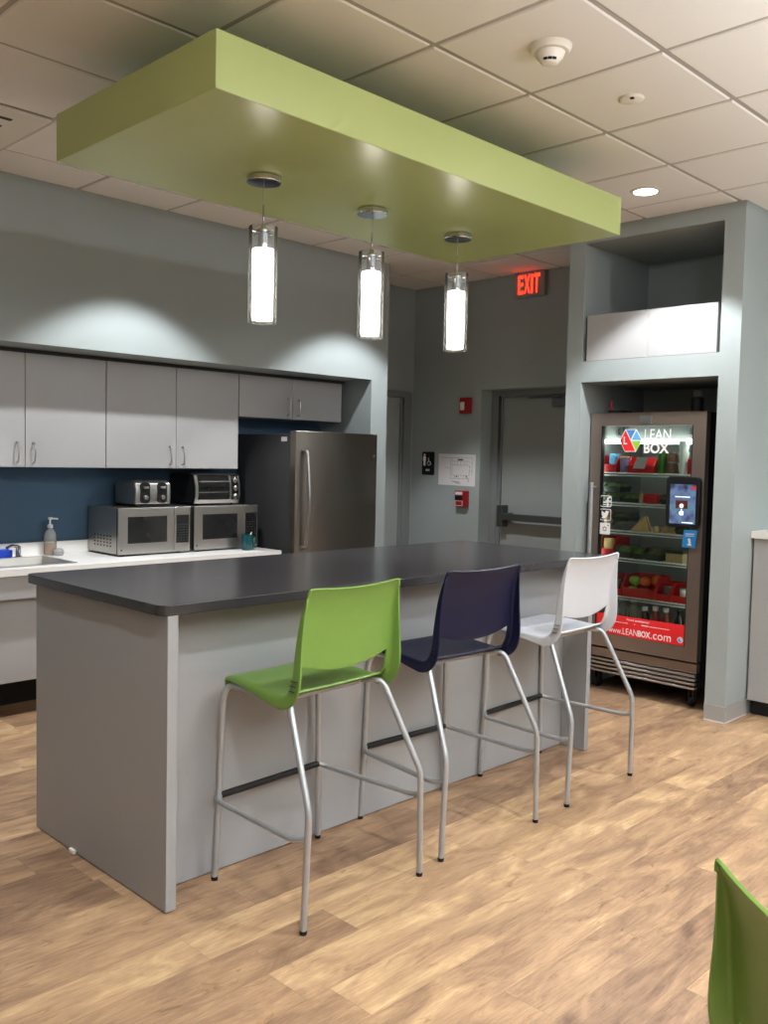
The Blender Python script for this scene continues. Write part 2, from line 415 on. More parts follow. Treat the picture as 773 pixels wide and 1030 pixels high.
# ------------------------------------------------------------------ ceiling fittings
ZS = 2.7227
def canopy():
    t = thing('ceiling_canopy', 'olive green rectangular canopy hung flat below the tiled ceiling over the island', 'canopy', (2.938, 3.026, 2.723))
    box(1.715, 4.196, 2.484, 3.590, ZS, ZS + .187).build('panel', M['green_paint'], t, bevel=.004)
    for x in (2.2, 3.85):
        for y in (2.85, 3.4):
            MB().tube([(x, y, ZS + .187), (x, y, CZ)], .005).build('hanger_rod', M['silver'], t)
canopy()

def pendant(x, y, ztop, zbot, label):
    t = thing('pendant_lamp', label, 'lamp', (x, y, ZS), 'pendant lamps over the island')
    MB().lathe([(0, ZS), (.070, ZS), (.073, ZS - .004), (.073, ZS - .022), (.070, ZS - .026), (0, ZS - .026)], (x, y, 0)).build('ceiling_rose', M['chrome'], t)
    MB().tube([(x, y, ZS - .025), (x, y, ztop + .08)], .0016, 8).tube([(x, y, ztop + .09), (x, y, ztop - .01)], .0035, 10).build('cord', M['nickel'], t)
    s_ = MB().lathe([(0, ztop + .012), (.010, ztop + .012), (.012, ztop - .004), (.024, ztop - .008), (.026, ztop - .02), (.022, ztop - .03), (.022, ztop - .088), (0, ztop - .088)], (x, y, 0))
    s_.tube([(x - .060, y, ztop - .022), (x + .060, y, ztop - .022)], .004, 8).tube([(x, y - .060, ztop - .022), (x, y + .060, ztop - .022)], .004, 8)
    s_.build('socket', M['chrome'], t)
    ri, ro = .0575, .0603
    MB().lathe([(ro, zbot), (ro, ztop), (ri, ztop), (ri, zbot), (ro, zbot)], (x, y, 0), 40).build('clear_glass_cylinder', M['clear'], t)
    MB().lathe([(.0, zbot + .012), (.040, zbot + .012), (.044, zbot + .02), (.0455, ztop - .11), (.044, ztop - .092), (.018, ztop - .086), (0, ztop - .086)], (x, y, 0), 32).build('glowing_diffuser', M['lamp'], t)
pendant(2.391, 3.106, 2.516, 2.118, 'lit glass cylinder pendant lamp nearest the left end of the green canopy')
pendant(3.036, 3.114, 2.525, 2.125, 'lit glass cylinder pendant lamp in the middle of the row of three')
pendant(3.657, 3.114, 2.523, 2.125, 'lit glass cylinder pendant lamp nearest the exit sign end of the canopy')

SPOT_W = 120; WIDE_W = 28; UP_W = 130
def downlight(x, y, label, fixture=True, group=None, wide=False, gain=1.0):
    if fixture:
        t = thing('recessed_downlight', label, 'ceiling light', (x, y, CZ), group)
        MB().lathe([(.066, CZ - .001), (.066, CZ - .008), (.086, CZ - .004), (.088, CZ)], (x, y, 0), 40).build('trim_ring', M['detector'], t)
        MB().lathe([(0, CZ - .003), (.066, CZ - .003)], (x, y, 0), 40).build('lit_lens', M['lens'], t)
    ld = bpy.data.lights.new('downlight_beam', 'SPOT'); ld.energy = SPOT_W * gain; ld.color = (.965, .98, 1.0)
    ld.spot_size = math.radians(180 if wide else 100); ld.spot_blend = 0 if wide else .30; ld.shadow_soft_size = .045
    if wide: ld.energy = WIDE_W
    lo = bpy.data.objects.new('downlight_beam', ld); COL.objects.link(lo); lo.location = (x, y, CZ - .012)
downlight(4.80, 2.69, 'round recessed downlight lit in the ceiling in front of the open niche', gain=1.5)
for x in (1.08, 2.93, 4.78):
    downlight(x, 4.53, '', False, gain=1.35)
for x in (4.78, 2.93, 1.08):
    downlight(x, .83, '', False, gain=.6 if x > 4 else .95)
    downlight(x, .83, '', False, None, True)
for y in (-1.02, -2.87):
    for x in (4.78, 2.93, 1.08, -.77): downlight(x, y, '', False, gain=.25 if x > 4 else .55)
# unseen fill lamps added behind the camera to brighten the ceiling, no fixtures
for x in (.4, 2.6, 4.8):
    ld = bpy.data.lights.new('ceiling_fill', 'AREA'); ld.shape = 'RECTANGLE'; ld.size = 1.2; ld.size_y = .25; ld.energy = UP_W; ld.spread = math.radians(142); ld.color = (.90, .96, 1.0)
    lo = bpy.data.objects.new('ceiling_fill', ld); COL.objects.link(lo); lo.location = (x, -.9, 1.75); lo.rotation_euler = (PI, 0, 0)

t = thing('smoke_detector', 'ivory domed smoke detector on a ceiling tile', 'smoke detector', (2.92, 2.055, CZ))
MB().lathe([(0, CZ - .024), (.070, CZ - .022), (.078, CZ - .014), (.082, CZ)], (2.92, 2.055, 0), 36).build('base_plate', M['detector'], t)
MB().lathe([(0, CZ - .066), (.022, CZ - .066), (.034, CZ - .060), (.050, CZ - .040), (.056, CZ - .0235)], (2.92, 2.055, 0), 36).build('sensing_head', M['detector'], t)
sl = MB()
for k in range(3):
    a = math.radians(215 + 26 * (k - 1))
    c = Vector((2.92 + math.cos(a) * .0375, 2.055 + math.sin(a) * .0375, CZ - .0555))
    sl.obox(c, Vector((-math.sin(a), math.cos(a), 0)) * .0075, Vector((math.cos(a), math.sin(a), 0)) * .003, (0, 0, .004))
sl.build('sensor_slots', M['black'], t)
t = thing('ceiling_sensor', 'small flat white round sensor on the ceiling beside the smoke detector', 'sensor', (3.555, 2.075, CZ))
MB().lathe([(0, CZ - .016), (.040, CZ - .015), (.050, CZ - .010), (.054, CZ)], (3.555, 2.075, 0), 36).build('disc', M['detector'], t)
box(3.515, 3.53, 2.045, 2.06, CZ - .0175, CZ - .013).build('indicator', M['black'], t)
# air diffuser
t = thing('air_diffuser', 'square white ceiling air diffuser with dark slot at the left edge', 'air vent', (1.69, 4.53, CZ))
v = MB().box(1.39, 2.00, 4.225, 4.83, CZ - .010, CZ + .002)
v.build('face_plate', M['detector'], t, bevel=.003)
v = MB()
for k in range(4): v.box(1.46, 1.86, 4.335 + k * .12, 4.365 + k * .12, CZ - .0115, CZ - .0095)
v.build('slots', M['black'], t)

# ------------------------------------------------------------------ island
t = thing('kitchen_island', 'grey laminate kitchen island with panelled ends under the charcoal worktop', 'island', (2.95, 3.1, 0))
box(1.636, 1.677, 2.612, 3.602, .004, 1.019).build('end_panel', M['lam_dark'], t, bevel=.002)
box(4.228, 4.266, 2.612, 3.602, .004, 1.019).build('end_panel', M['lam_dark'], t, bevel=.002)
box(1.677, 4.228, 2.766, 2.79, .006, 1.019).build('front_panel', M['lam_dark'], t)
box(1.677, 4.228, 2.79, 3.56, .10, 1.019).build('carcass', M['lam_dark'], t)
box(1.677, 4.228, 2.80, 3.50, .0, .10).build('toe_kick', M['matte_black'], t)
for k in range(5):
    x0 = 1.682 + k * .5092
    dd = box(x0, x0 + .504, 3.56, 3.58, .11, 1.0).build('door', M['lam_dark'], t, bevel=.002)
    xh = x0 + (.45 if k % 2 == 0 else .05)
    MB().tube(round_path([(xh, 3.58, .78), (xh, 3.61, .78), (xh, 3.61, .90), (xh, 3.58, .90)], .012), .005, 8).build('handle', M['nickel'], dd)
wt = MB()
ch = .035
x0, x1, y0, y1 = 1.612, 4.42, 2.612, 3.652
poly = []
for (cx, cy, a0) in ((x1 - ch, y0 + ch, -90), (x1 - ch, y1 - ch, 0), (x0 + ch, y1 - ch, 90), (x0 + ch, y0 + ch, 180)):
    for k in range(7):
        a = math.radians(a0 + 15 * k); poly.append((cx + ch * math.cos(a), cy + ch * math.sin(a)))
wt.prism(poly, (0, 0, 1.0195), (1, 0, 0), (0, 1, 0), (0, 0, 1), .0365)
tag(wt.build('island_worktop', M['worktop'], loc=(3.0, 3.13, 1.0195), bevel=.003), 'dark charcoal stone worktop lying on the grey island', 'worktop')
tag(box(1.622, 1.6355, 3.250, 3.290, 0, .018).build('floor_stop', M['detector'], loc=(1.62, 3.27, 0), bevel=.003), 'tiny white tab on the floor against the island end panel', 'door stop')

# ------------------------------------------------------------------ stools
def catmull(P, n):
    out = []
    for i in range(len(P) - 1):
        p0 = P[max(i - 1, 0)]; p1 = P[i]; p2 = P[i + 1]; p3 = P[min(i + 2, len(P) - 1)]
        for k in range(n):
            u = k / n
            out.append(tuple(.5 * (2 * b + (c - a) * u + (2 * a - 5 * b + 4 * c - d) * u * u + (3 * b - a - 3 * c + d) * u ** 3) for a, b, c, d in zip(p0, p1, p2, p3)))
    out.append(tuple(P[-1])); return out

def shell(parent, m, dz=0.0, low=0):
    # (y, z, half width, flange depth, dish)
    prof = [(.262, .716, .222, .004, 0), (.258, .738, .228, .008, 0), (.238, .753, .233, .012, .002), (.19, .757, .238, .016, .005), (.10, .750, .243, .022, .009),
            (.02, .742, .247, .028, .010), (-.035, .738, .248, .034, .009), (-.075, .741, .249, .042, .007), (-.104, .756, .250, .047, .004),
            (-.122, .785, .249, .049, .002), (-.132, .825, .248, .047, .004), (-.138, .875, .246, .043, .007), (-.145, .94, .242, .036, .010),
            (-.157, 1.01, .237, .027, .013), (-.174, 1.07, .231, .015, .015), (-.188, 1.105, .226, .004, .016), (-.196, 1.118, .221, .001, .016)]
    D = 5
    V = catmull(prof, D); nv = len(V)
    S = [-1, -.967, -.933, -.90, -.88, -.86, -.84, -.82, -.80, -.75] + [-.70 + .1 * k for k in range(15)] + [.75, .80, .82, .84, .86, .88, .90, .933, .967, 1]
    ns = len(S); i_seat = 8 * D; i_slot = 11 * D - 2 - low
    def pt(i, s):
        y, z, w, d, dish = V[i]
        a = V[max(i - 1, 0)]; b = V[min(i + 1, nv - 1)]
        ty, tz = b[0] - a[0], b[1] - a[1]; l = math.hypot(ty, tz); ty /= l; tz /= l
        ny, nz = tz, -ty
        q = abs(s); r = min(.013, d)
        if q <= .8: xx = (w - r) * q / .8; off = dish * ((q / .8) ** 2 - .5)
        elif q <= .9:
            tt = (q - .8) / .1 * PI / 2
            xx = w - r + r * math.sin(tt); off = dish * .5 - r * (1 - math.cos(tt))
        else:
            k = (q - .9) / .1
            xx = w + .10 * (d - r) * k; off = dish * .5 - r - (d - r) * k
        yy = y + ny * off; zz = z + nz * off
        # curved lower edge of the back panel, lower in the middle
        if q < .75 and i >= i_slot:
            k = max(0, 1 - (i - i_slot) / (2.2 * D)); zz -= .034 * k * (1 - (q / .75) ** 2)
        # rounded top corners
        if i > nv - 9 and q > .7:
            k = (i - (nv - 9)) / 8; zz -= .026 * k ** 1.5 * ((q - .7) / .3) ** 2
        if i < 9 and q > .6:
            k = (9 - i) / 9; yy -= .016 * k * ((q - .6) / .4) ** 2
        return (xx * (1 if s >= 0 else -1), yy, zz + dz)
    vs = [pt(i, s) for i in range(nv) for s in S]
    seat_f, back_f = [], []
    for i in range(nv - 1):
        for j in range(ns - 1):
            f = (i * ns + j, i * ns + j + 1, (i + 1) * ns + j + 1, (i + 1) * ns + j)
            mid = abs((S[j] + S[j + 1]) / 2)
            if i < i_seat: seat_f.append(f)
            elif mid < .75 and i < i_slot: continue
            else: back_f.append(f)
    for nm, fs in (('seat', seat_f), ('backrest', back_f)):
        used = sorted({k for f in fs for k in f}); mp = {k: n for n, k in enumerate(used)}
        mb = MB(); mb.add([vs[k] for k in used], [[mp[k] for k in f] for f in fs], True)
        o = mb.build(nm, m, parent, local=True, smooth=True, solid=.007, ang=80)
        md = o.modifiers.new('bevel', 'BEVEL'); md.width = .0022; md.segments = 2; md.limit_method = 'ANGLE'; md.angle_limit = math.radians(60)
    for sx in (-1, 1):
        for k in range(3):
            zc = .774 + k * .018; yc = -.112 - k * .0055
            a = sx * .2545; b = sx * .2590
            box(min(a, b), max(a, b), yc - .040, yc - .014, zc + dz, zc + .0017 + dz).build('flex_slit', M['black'], parent, local=True)

def stool(x, y, rz, m, label, bar_height=True):
    t = thing('bar_stool' if bar_height else 'side_chair', label, 'stool' if bar_height else 'chair', (x, y, 0), 'stools along the island' if bar_height else None, rz)
    dz = 0.0 if bar_height else -.295
    shell(t, m, dz, 0 if bar_height else 5)
    R = .0115; zs = .727 + dz
    for sx in (-1, 1):
        o = MB().tube(round_path([(sx * .215, .08, zs - .004), (sx * .225, .236, zs - .002), (sx * .240, .247, zs - .05), (sx * .262, .2575, .012)], .03), R).build('leg', M['silver'], t, local=True)
        MB().lathe([(0, 0), (.0115, 0), (.0125, .004), (.0125, .014), (0, .014)], (sx * .262, .2575, 0), 14).build('foot_glide', M['black'], o, local=True)
        zb = .40 if bar_height else .20
        o = MB().tube(round_path([(sx * .20, -.03, zs - .008), (sx * .235, -.105, zs + .002), (sx * .284, -.262, zb), (sx * .296, -.2575, .012)], .035), R).build('leg', M['silver'], t, local=True)
        MB().lathe([(0, 0), (.0115, 0), (.0125, .004), (.0125, .014), (0, .014)], (sx * .296, -.2575, 0), 14).build('foot_glide', M['black'], o, local=True)
        if bar_height:
            MB().tube(round_path([(sx * .248, .250, .318), (sx * .272, .225, .305), (sx * .299, -.205, .300), (sx * .286, -.256, .312)], .035), .010).build('side_footrail', M['silver'], t, local=True)
    if bar_height:
        MB().tube([(-.250, .250, .315), (.250, .250, .315)], .0125).build('black_footrest', M['black'], t, local=True)
    fm = MB()
    for sx in (-1, 1):
        fm.tube(round_path([(sx * .215, .10, zs - .004), (sx * .205, -.02, zs - .010), (sx * .16, -.03, zs - .010)], .03), .010)
    fm.tube([(-.18, -.03, zs - .010), (.18, -.03, zs - .010)], .010).tube([(-.21, .09, zs - .006), (.21, .09, zs - .006)], .009)
    fm.build('seat_frame', M['silver'], t, local=True)
    return t
stool(2.178, 2.4675, math.radians(2.6), M['green_pl'], 'lime green plastic bar stool with silver legs pulled up to the island')
stool(2.9465, 2.4948, math.radians(-2.6), M['blue_pl'], 'navy blue plastic bar stool with silver legs standing between green and white ones')
stool(3.7728, 2.4975, math.radians(1.6), M['white_pl'], 'white plastic bar stool with silver legs nearest the food cooler')
stool(1.650, .424, math.radians(-127), M['green_pl'], 'lime green chair back cut off by the bottom right corner', False)

# ------------------------------------------------------------------ kitchen run
def bow(x, y, z0, z1, parent):
    MB().tube(round_path([(x, y, z0), (x, y - .026, z0 + .004), (x, y - .032, (z0 + z1) / 2), (x, y - .026, z1 - .004), (x, y, z1)], .02, 5), .0048, 8).build('handle', M['nickel'], parent)

YU = 5.48
def upper(x0, x1, z0, z1, label):
    t = thing('wall_cabinet', label, 'cabinet', ((x0 + x1) / 2, YB, z0), 'wall cabinets under the bulkhead')
    box(x0, x1, YU + .02, YB - .006, z0, z1).build('body', M['lam'], t)
    xm = (x0 + x1) / 2; g = .0022
    for a, b, hx in ((x0 + g, xm - g, xm - .053), (xm + g, x1 - g, xm + .050)):
        d = box(a, b, YU, YU + .019, z0 + .002, z1 - .002).build('door', M['lam'], t, bevel=.0012)
        bow(hx, YU, z0 + .028, z0 + .152, d)
upper(1.885, 2.958, 1.457, 2.154, 'grey two-door wall cabinet above the sink')
upper(2.960, 4.014, 1.457, 2.154, 'grey two-door wall cabinet above the microwaves')
upper(4.016, 5.038, 1.843, 2.154, 'short grey two-door wall cabinet above the refrigerator')
struct(MB().box(1.5, 5.104, YU + .04, YB - .006, 2.1542, 2.1798).build('gap_shade_strip', M['gap']))  # closes the open gap over the cabinets, shade put in as dark colour

ZK = .88
# base run
def base(x0, x1, label, sink):
    t = thing('base_cabinet', label, 'cabinet', ((x0 + x1) / 2, 5.5, 0), None)
    box(x0, x1, 5.50, YB - .008, 0, .208).build('toe_kick', M['matte_black'], t)
    if sink:
        mb = MB().box(x0, x0 + .018, 5.18, YB - .008, .21, .842).box(x1 - .018, x1, 5.18, YB - .008, .21, .842).box(x0, x1, YB - .03, YB - .008, .21, .842).box(x0, x1, 5.22, YB - .03, .21, .228)
        mb.build('body', M['lam'], t)
        box(x0, x1, 5.140, 5.160, .705, .842).build('apron', M['lam'], t, bevel=.002)
        box(x0, x1, 5.205, 5.222, .208, .72).build('removable_panel', M['lam'], t, bevel=.002)
    else:
        box(x0, x1, 5.17, YB - .008, .209, .842).build('body', M['lam'], t)
        n = 2; w = (x1 - x0) / n
        for k in range(n):
            d = box(x0 + k * w + .002, x0 + (k + 1) * w - .002, 5.148, 5.168, .212, .69).build('door', M['lam'], t, bevel=.002)
            bow(x0 + w + (.05 if k else -.05), 5.148, .53, .65, d)
            d = box(x0 + k * w + .002, x0 + (k + 1) * w - .002, 5.148, 5.168, .695, .84).build('drawer', M['lam'], t, bevel=.002)
            xc = x0 + (k + .5) * w
            MB().tube(round_path([(xc - .06, 5.148, .77), (xc - .055, 5.118, .77), (xc + .055, 5.118, .77), (xc + .06, 5.148, .77)], .02, 5), .0048, 8).build('handle', M['nickel'], d)
base(1.35, 2.80, 'grey sink base cabinet with recessed lower panel at the left edge', True)
base(2.802, 4.12, 'grey base cabinet under the microwave counter behind the island', False)
t = thing('kitchen_counter', 'white counter with sink and low backsplash along the kitchen wall', 'worktop', (2.75, 5.45, .843))
SX0, SX1, SY0, SY1 = 1.93, 2.61, 5.245, 5.655
cm = MB().box(1.3, SX0, 5.115, YB - .008, .8425, ZK).box(SX1, 4.14, 5.115, YB - .008, .8425, ZK).box(SX0, SX1, 5.115, SY0, .8425, ZK).box(SX0, SX1, SY1, YB - .008, .8425, ZK)
cm.build('slab', M['solid_white'], t)
box(1.3, 4.14, YB - .028, YB - .0085, ZK + .0002, .962).build('backsplash', M['solid_white'], t, bevel=.002)
sk = MB()
rim = .022
sk.box(SX0 - rim, SX0, SY0 - rim, SY1 + rim, ZK, ZK + .004).box(SX1, SX1 + rim, SY0 - rim, SY1 + rim, ZK, ZK + .004).box(SX0, SX1, SY0 - rim, SY0, ZK, ZK + .004).box(SX0, SX1, SY1, SY1 + rim, ZK, ZK + .004)
a = [(SX0, SY0, ZK + .003), (SX1, SY0, ZK + .003), (SX1, SY1, ZK + .003), (SX0, SY1, ZK + .003)]
b_ = [(SX0 + .03, SY0 + .03, ZK - .15), (SX1 - .03, SY0 + .03, ZK - .15), (SX1 - .03, SY1 - .03, ZK - .15), (SX0 + .03, SY1 - .03, ZK - .15)]
sk.add(a + b_, [(0, 1, 5, 4), (1, 2, 6, 5), (2, 3, 7, 6), (3, 0, 4, 7), (4, 5, 6, 7)])
sk.build('sink_basin', M['steel'], t)
# tap
t = thing('sink_tap', 'short chrome tap standing behind the sink', 'tap', (2.475, 5.705, ZK))
MB().lathe([(.026, ZK), (.026, ZK + .006), (.017, ZK + .010), (.016, ZK + .070), (.0, ZK + .074)], (2.475, 5.705, 0), 20).build('body', M['chrome'], t)
MB().tube(round_path([(2.475, 5.705, ZK + .068), (2.42, 5.66, ZK + .082), (2.36, 5.60, ZK + .074)], .03), .010, 10).build('spout', M['chrome'], t)
sp = MB().prism(rrect(.14, .075, .012), (2.30, 5.70, ZK + .002), (1, 0, 0), (0, 1, 0), (0, 0, 1), .048)
tag(sp.build('sponge', M['sponge_blue'], loc=(2.37, 5.73, ZK), bevel=.006), 'bright blue sponge on the counter behind the sink', 'sponge')
# soap
bx, by = 2.70, 5.735
t = thing('soap_bottle', 'clear pump bottle of pale soap against the white backsplash', 'soap bottle', (bx, by, ZK))
MB().lathe([(0, ZK), (.036, ZK), (.040, ZK + .008), (.040, ZK + .11), (.034, ZK + .145), (.016, ZK + .170), (.014, ZK + .185)], (bx, by, 0), 24).build('bottle', M['clear_pl'], t)
MB().lathe([(0, ZK + .004), (.035, ZK + .006), (.037, ZK + .075), (0, ZK + .077)], (bx, by, 0), 24).build('liquid', M['soap'], t)
pm = MB().lathe([(.017, ZK + .178), (.017, ZK + .198), (.006, ZK + .202), (.005, ZK + .230), (.013, ZK + .233), (.013, ZK + .246), (0, ZK + .248)], (bx, by, 0), 18)
pm.tube([(bx, by, ZK + .240), (bx + .045, by - .02, ZK + .236)], .0055, 8); pm.build('pump', M['white'], t)
tag(MB().lathe([(0, ZK), (.026, ZK), (.033, ZK + .014), (.034, ZK + .030), (.024, ZK + .046), (0, ZK + .050)], (2.722, 5.660, 0), 20).build('scrubber', M['grey_pl'], loc=(2.722, 5.66, ZK)), 'small round grey scrubber in front of the soap bottle', 'scrubber')

# microwaves
def microwave(x0, x1, label, pad_dark):
    yf, yb, z0, z1 = 5.362, 5.778, ZK + .012, 1.198
    t = thing('microwave_oven', label, 'microwave', ((x0 + x1) / 2, 5.58, ZK), 'microwaves on the counter')
    w = x1 - x0
    bd = box(x0 + .004, x1 - .004, yf + .028, yb, z0, z1 - .004).build('case', M['steel_h'] if pad_dark else M['steel_h'], t, bevel=.004)
    vt = MB()
    for c in range(6):
        for r in range(4):
            yy = yf + .10 + c * .042; zz = z0 + .045 + r * .022
            vt.box(x0 + .0028, x0 + .0045, yy, yy + .018, zz, zz + .010)
    vt.build('vent_holes', M['black'], bd)
    box(x0 + .002, x1 - .002, yf + .016, yf + .028, z0, z1 - .002).build('front_seal', M['black'], t)
    xs = x1 - .128
    d = box(x0, xs - .001, yf, yf + .016, z0, z1).build('door', M['steel_h'], t, bevel=.003)
    box(x0 + .068, xs - .055, yf - .001, yf + .002, z0 + .072, z1 - .058).build('window', M['dark_glass'], d)
    MB().lathe([(0, 0), (.006, 0), (.006, .001), (0, .001)], (x0 + .022, yf, z0 + .03), 12, (1, 0, 0), (0, 0, 1), (0, -1, 0)).build('round_badge', M['black'], d)
    p = box(xs + .001, x1, yf, yf + .016, z0, z1).build('control_panel', M['steel_h'], t, bevel=.003)
    box(xs + .017, x1 - .012, yf - .0012, yf + .002, z0 + .06, z1 - .055).build('keypad', M['dark_glass'], p)
    kk = MB()
    for r in range(7):
        for c in range(4):
            kk.box(xs + .023 + c * .0235, xs + .039 + c * .0235, yf - .0018, yf - .001, z0 + .072 + r * .018, z0 + .081 + r * .018)
    kk.build('keys', M['yoke'], p)
    for xx in (x0 + .06, x1 - .06):
        for yy in (yf + .06, yb - .05):
            MB().lathe([(0, ZK), (.016, ZK), (.018, z0 + .001), (0, z0 + .001)], (xx, yy, 0), 12).build('foot', M['black'], t)
microwave(2.984, 3.530, 'stainless microwave oven under the toaster beside the soap bottle', False)
microwave(3.564, 4.112, 'stainless microwave oven under the toaster oven with mug in front', True)
# toaster
zt = 1.199
t = thing('toaster', 'brushed steel four-slot toaster with two black control panels', 'toaster', (3.31, 5.6, zt))
prof = [(5.455, zt + .014), (5.448, zt + .10), (5.458, zt + .160), (5.498, zt + .174), (5.70, zt + .174), (5.722, zt + .160), (5.730, zt + .10), (5.722, zt + .014)]
MB().prism([(p[0], p[1]) for p in prof], (3.158, 0, 0), (0, 1, 0), (0, 0, 1), (1, 0, 0), .276).build('steel_wrap', M['steel'], t, bevel=.014, bseg=3)
MB().box(3.166, 3.426, 5.46, 5.72, zt + .0005, zt + .016).build('base', M['black'], t, bevel=.003)
ts = MB()
for x in (3.20, 3.247, 3.318, 3.365): ts.box(x, x + .026, 5.515, 5.685, zt + .172, zt + .1755)
ts.build('slots', M['black'], t)
for xc in (3.230, 3.360):
    pn = MB().prism([(p[0] - .037, p[1]) for p in rrect(.074, .142, .028)], (xc, 5.4465, zt + .022), (1, 0, 0), (0, 0, 1), (0, 1, 0), .010).build('control_plate', M['black'], t)
    MB().box(xc - .018, xc + .018, 5.4280, 5.4460, zt + .122, zt + .136).build('lever', M['steel'], pn, bevel=.002)
    MB().lathe([(0, 0), (.016, 0), (.015, .016), (0, .018)], (xc, 5.446, zt + .062), 16, (1, 0, 0), (0, 0, 1), (0, -1, 0)).build('dial', M['steel'], pn)
# toaster oven
t = thing('toaster_oven', 'silver and black countertop toaster oven with three round knobs', 'toaster oven', (3.83, 5.6, zt))
x0, x1, yf, yb, z0, z1 = 3.628, 4.008, 5.450, 5.778, zt + .016, zt + .222
pr = [(yf + .012, z0), (yf, z0 + .05), (yf + .004, z0 + .13), (yf + .022, z1 - .018), (yf + .05, z1), (yb - .02, z1), (yb, z1 - .02), (yb, z0)]
MB().prism(pr, (x0, 0, 0), (0, 1, 0), (0, 0, 1), (1, 0, 0), x1 - x0).build('housing', M['black'], t, bevel=.006)
fr_ = MB()
fp = [(yf + .010, z0), (yf - .006, z0 + .05), (yf - .002, z0 + .13), (yf + .018, z1 - .010), (yf + .052, z1 + .004)]
def strip(xa, xb, pts, th=.008):
    n = len(pts)
    vs = [(x, p[0], p[1]) for p in pts for x in (xa, xb)] + [(x, p[0] + th, p[1] - .002) for p in pts for x in (xa, xb)]
    fs = []
    for i in range(n - 1):
        a = 2 * i; fs += [(a, a + 1, a + 3, a + 2), (2 * n + a + 2, 2 * n + a + 3, 2 * n + a + 1, 2 * n + a), (a, a + 2, 2 * n + a + 2, 2 * n + a), (a + 1, 2 * n + a + 1, 2 * n + a + 3, a + 3)]
    fs += [(0, 2 * n, 2 * n + 1, 1), (2 * n - 2, 2 * n - 1, 4 * n - 1, 4 * n - 2)]
    fr_.add(vs, fs)
strip(x0 - .002, x0 + .022, fp); strip(x1 - .088, x1 - .072, fp); strip(x1 - .010, x1 + .002, fp)
strip(x0 - .002, x1 + .002, fp[3:]); strip(x0 - .002, x1 + .002, [(yf + .012, z0 - .004), (yf + .002, z0 + .022)])
fr_.build('silver_frame', M['nickel'], t)
fr_ = MB(); strip(x0 + .022, x1 - .088, [(yf + .004, z0 + .024), (yf - .001, z0 + .05), (yf + .002, z0 + .13), (yf + .020, z1 - .016)], .004)
dr = fr_.build('door_glass', M['dark_glass'], t)
MB().tube([(x0 + .03, yf - .004, z0 + .152), (x0 + .03, yf - .024, z0 + .152), (x1 - .096, yf - .024, z0 + .152), (x1 - .096, yf - .004, z0 + .152)], .005, 8).build('handle', M['nickel'], dr)
rk = MB().box(x0 + .03, x1 - .10, yf - .002, yf + .0005, z0 + .072, z0 + .078); rk.build('rack', M['steel'], dr)
for k in range(3):
    zc = z0 + .045 + k * .058
    MB().lathe([(0, 0), (.020, 0), (.019, .012), (.012, .018), (0, .018)], (x1 - .041, yf - .001 + (.004 if k == 2 else 0), zc), 18, (1, 0, 0), (0, 0, 1), (0, -1, 0)).build('knob', M['steel'], t)
for xx in (x0 + .04, x1 - .04):
    for yy in (yf + .04, yb - .04):
        MB().lathe([(0, zt - .0005), (.010, zt - .0005), (.012, z0 + .001), (0, z0 + .001)], (xx, yy, 0), 12).build('foot', M['black'], t)
# mug
mx, my = 3.955, 5.275
t = thing('mug', 'teal ceramic mug at the front of the white counter', 'mug', (mx, my, ZK))
MB().lathe([(0, ZK), (.036, ZK), (.041, ZK + .008), (.043, ZK + .06), (.041, ZK + .112), (.037, ZK + .112), (.038, ZK + .06), (.034, ZK + .012), (0, ZK + .010)], (mx, my, 0), 28).build('cup_body', M['teal'], t)
MB().tube(round_path([(mx + .038, my - .01, ZK + .092), (mx + .074, my - .018, ZK + .088), (mx + .070, my - .016, ZK + .034), (mx + .038, my - .01, ZK + .03)], .03, 6), .006, 10).build('handle', M['teal'], t)
o = tag(MB().tube([(mx - .01, my + .01, ZK + .02), (mx + .036, my - .002, ZK + .128)], .0035, 8).build('stirrer', M['white'], loc=(mx, my, ZK)), 'white stirrer leaning in the teal mug', 'stirrer')
# refrigerator
t = thing('refrigerator', 'dark stainless refrigerator with curved door in the kitchen alcove', 'refrigerator', (4.62, 5.4, 0))
box(4.222, 5.022, 5.118, 5.775, .03, 1.722).build('case', M['fridge_side'], t, bevel=.004)
def curved_door(z0, z1):
    n = 16; xa, xb = 4.206, 5.030; pts = []
    for k in range(n + 1):
        u = k / n; pts.append((xa + (xb - xa) * u, 5.052 - .062 * (1 - (2 * u - 1) ** 2)))
    poly = [(xa, 5.112)] + pts + [(xb, 5.112)]
    return MB().prism(poly, (0, 0, z0), (1, 0, 0), (0, 1, 0), (0, 0, 1), z1 - z0)
dr = curved_door(.62, 1.742).build('door', M['fridge'], t, bevel=.004, ang=30)
MB().tube(round_path([(4.262, 5.036, 1.60), (4.262, 4.985, 1.595), (4.262, 4.952, 1.25), (4.262, 4.985, .905), (4.262, 5.036, .90)], .08, 8), .013, 12).build('handle', M['nickel'], dr)
MB().lathe([(0, 0), (.013, 0), (.013, .002), (0, .002)], (4.975, 5.032, 1.573), 16, (1, 0, 0), (0, 0, 1), (0, -1, 0)).build('round_badge', M['chrome'], dr)
dz = curved_door(.08, .61).build('freezer_drawer', M['fridge'], t, bevel=.004, ang=30)
MB().tube(round_path([(4.30, 5.03, .54), (4.30, 4.965, .54), (4.93, 4.965, .54), (4.93, 5.03, .54)], .05, 6), .013, 12).build('handle', M['nickel'], dz)
box(4.23, 5.01, 5.13, 5.75, 0, .03).build('plinth', M['black'], t)
sb = box(4.2205, 4.2222, 5.17, 5.235, 1.668, 1.70).build('sticker', M['paper'], t)
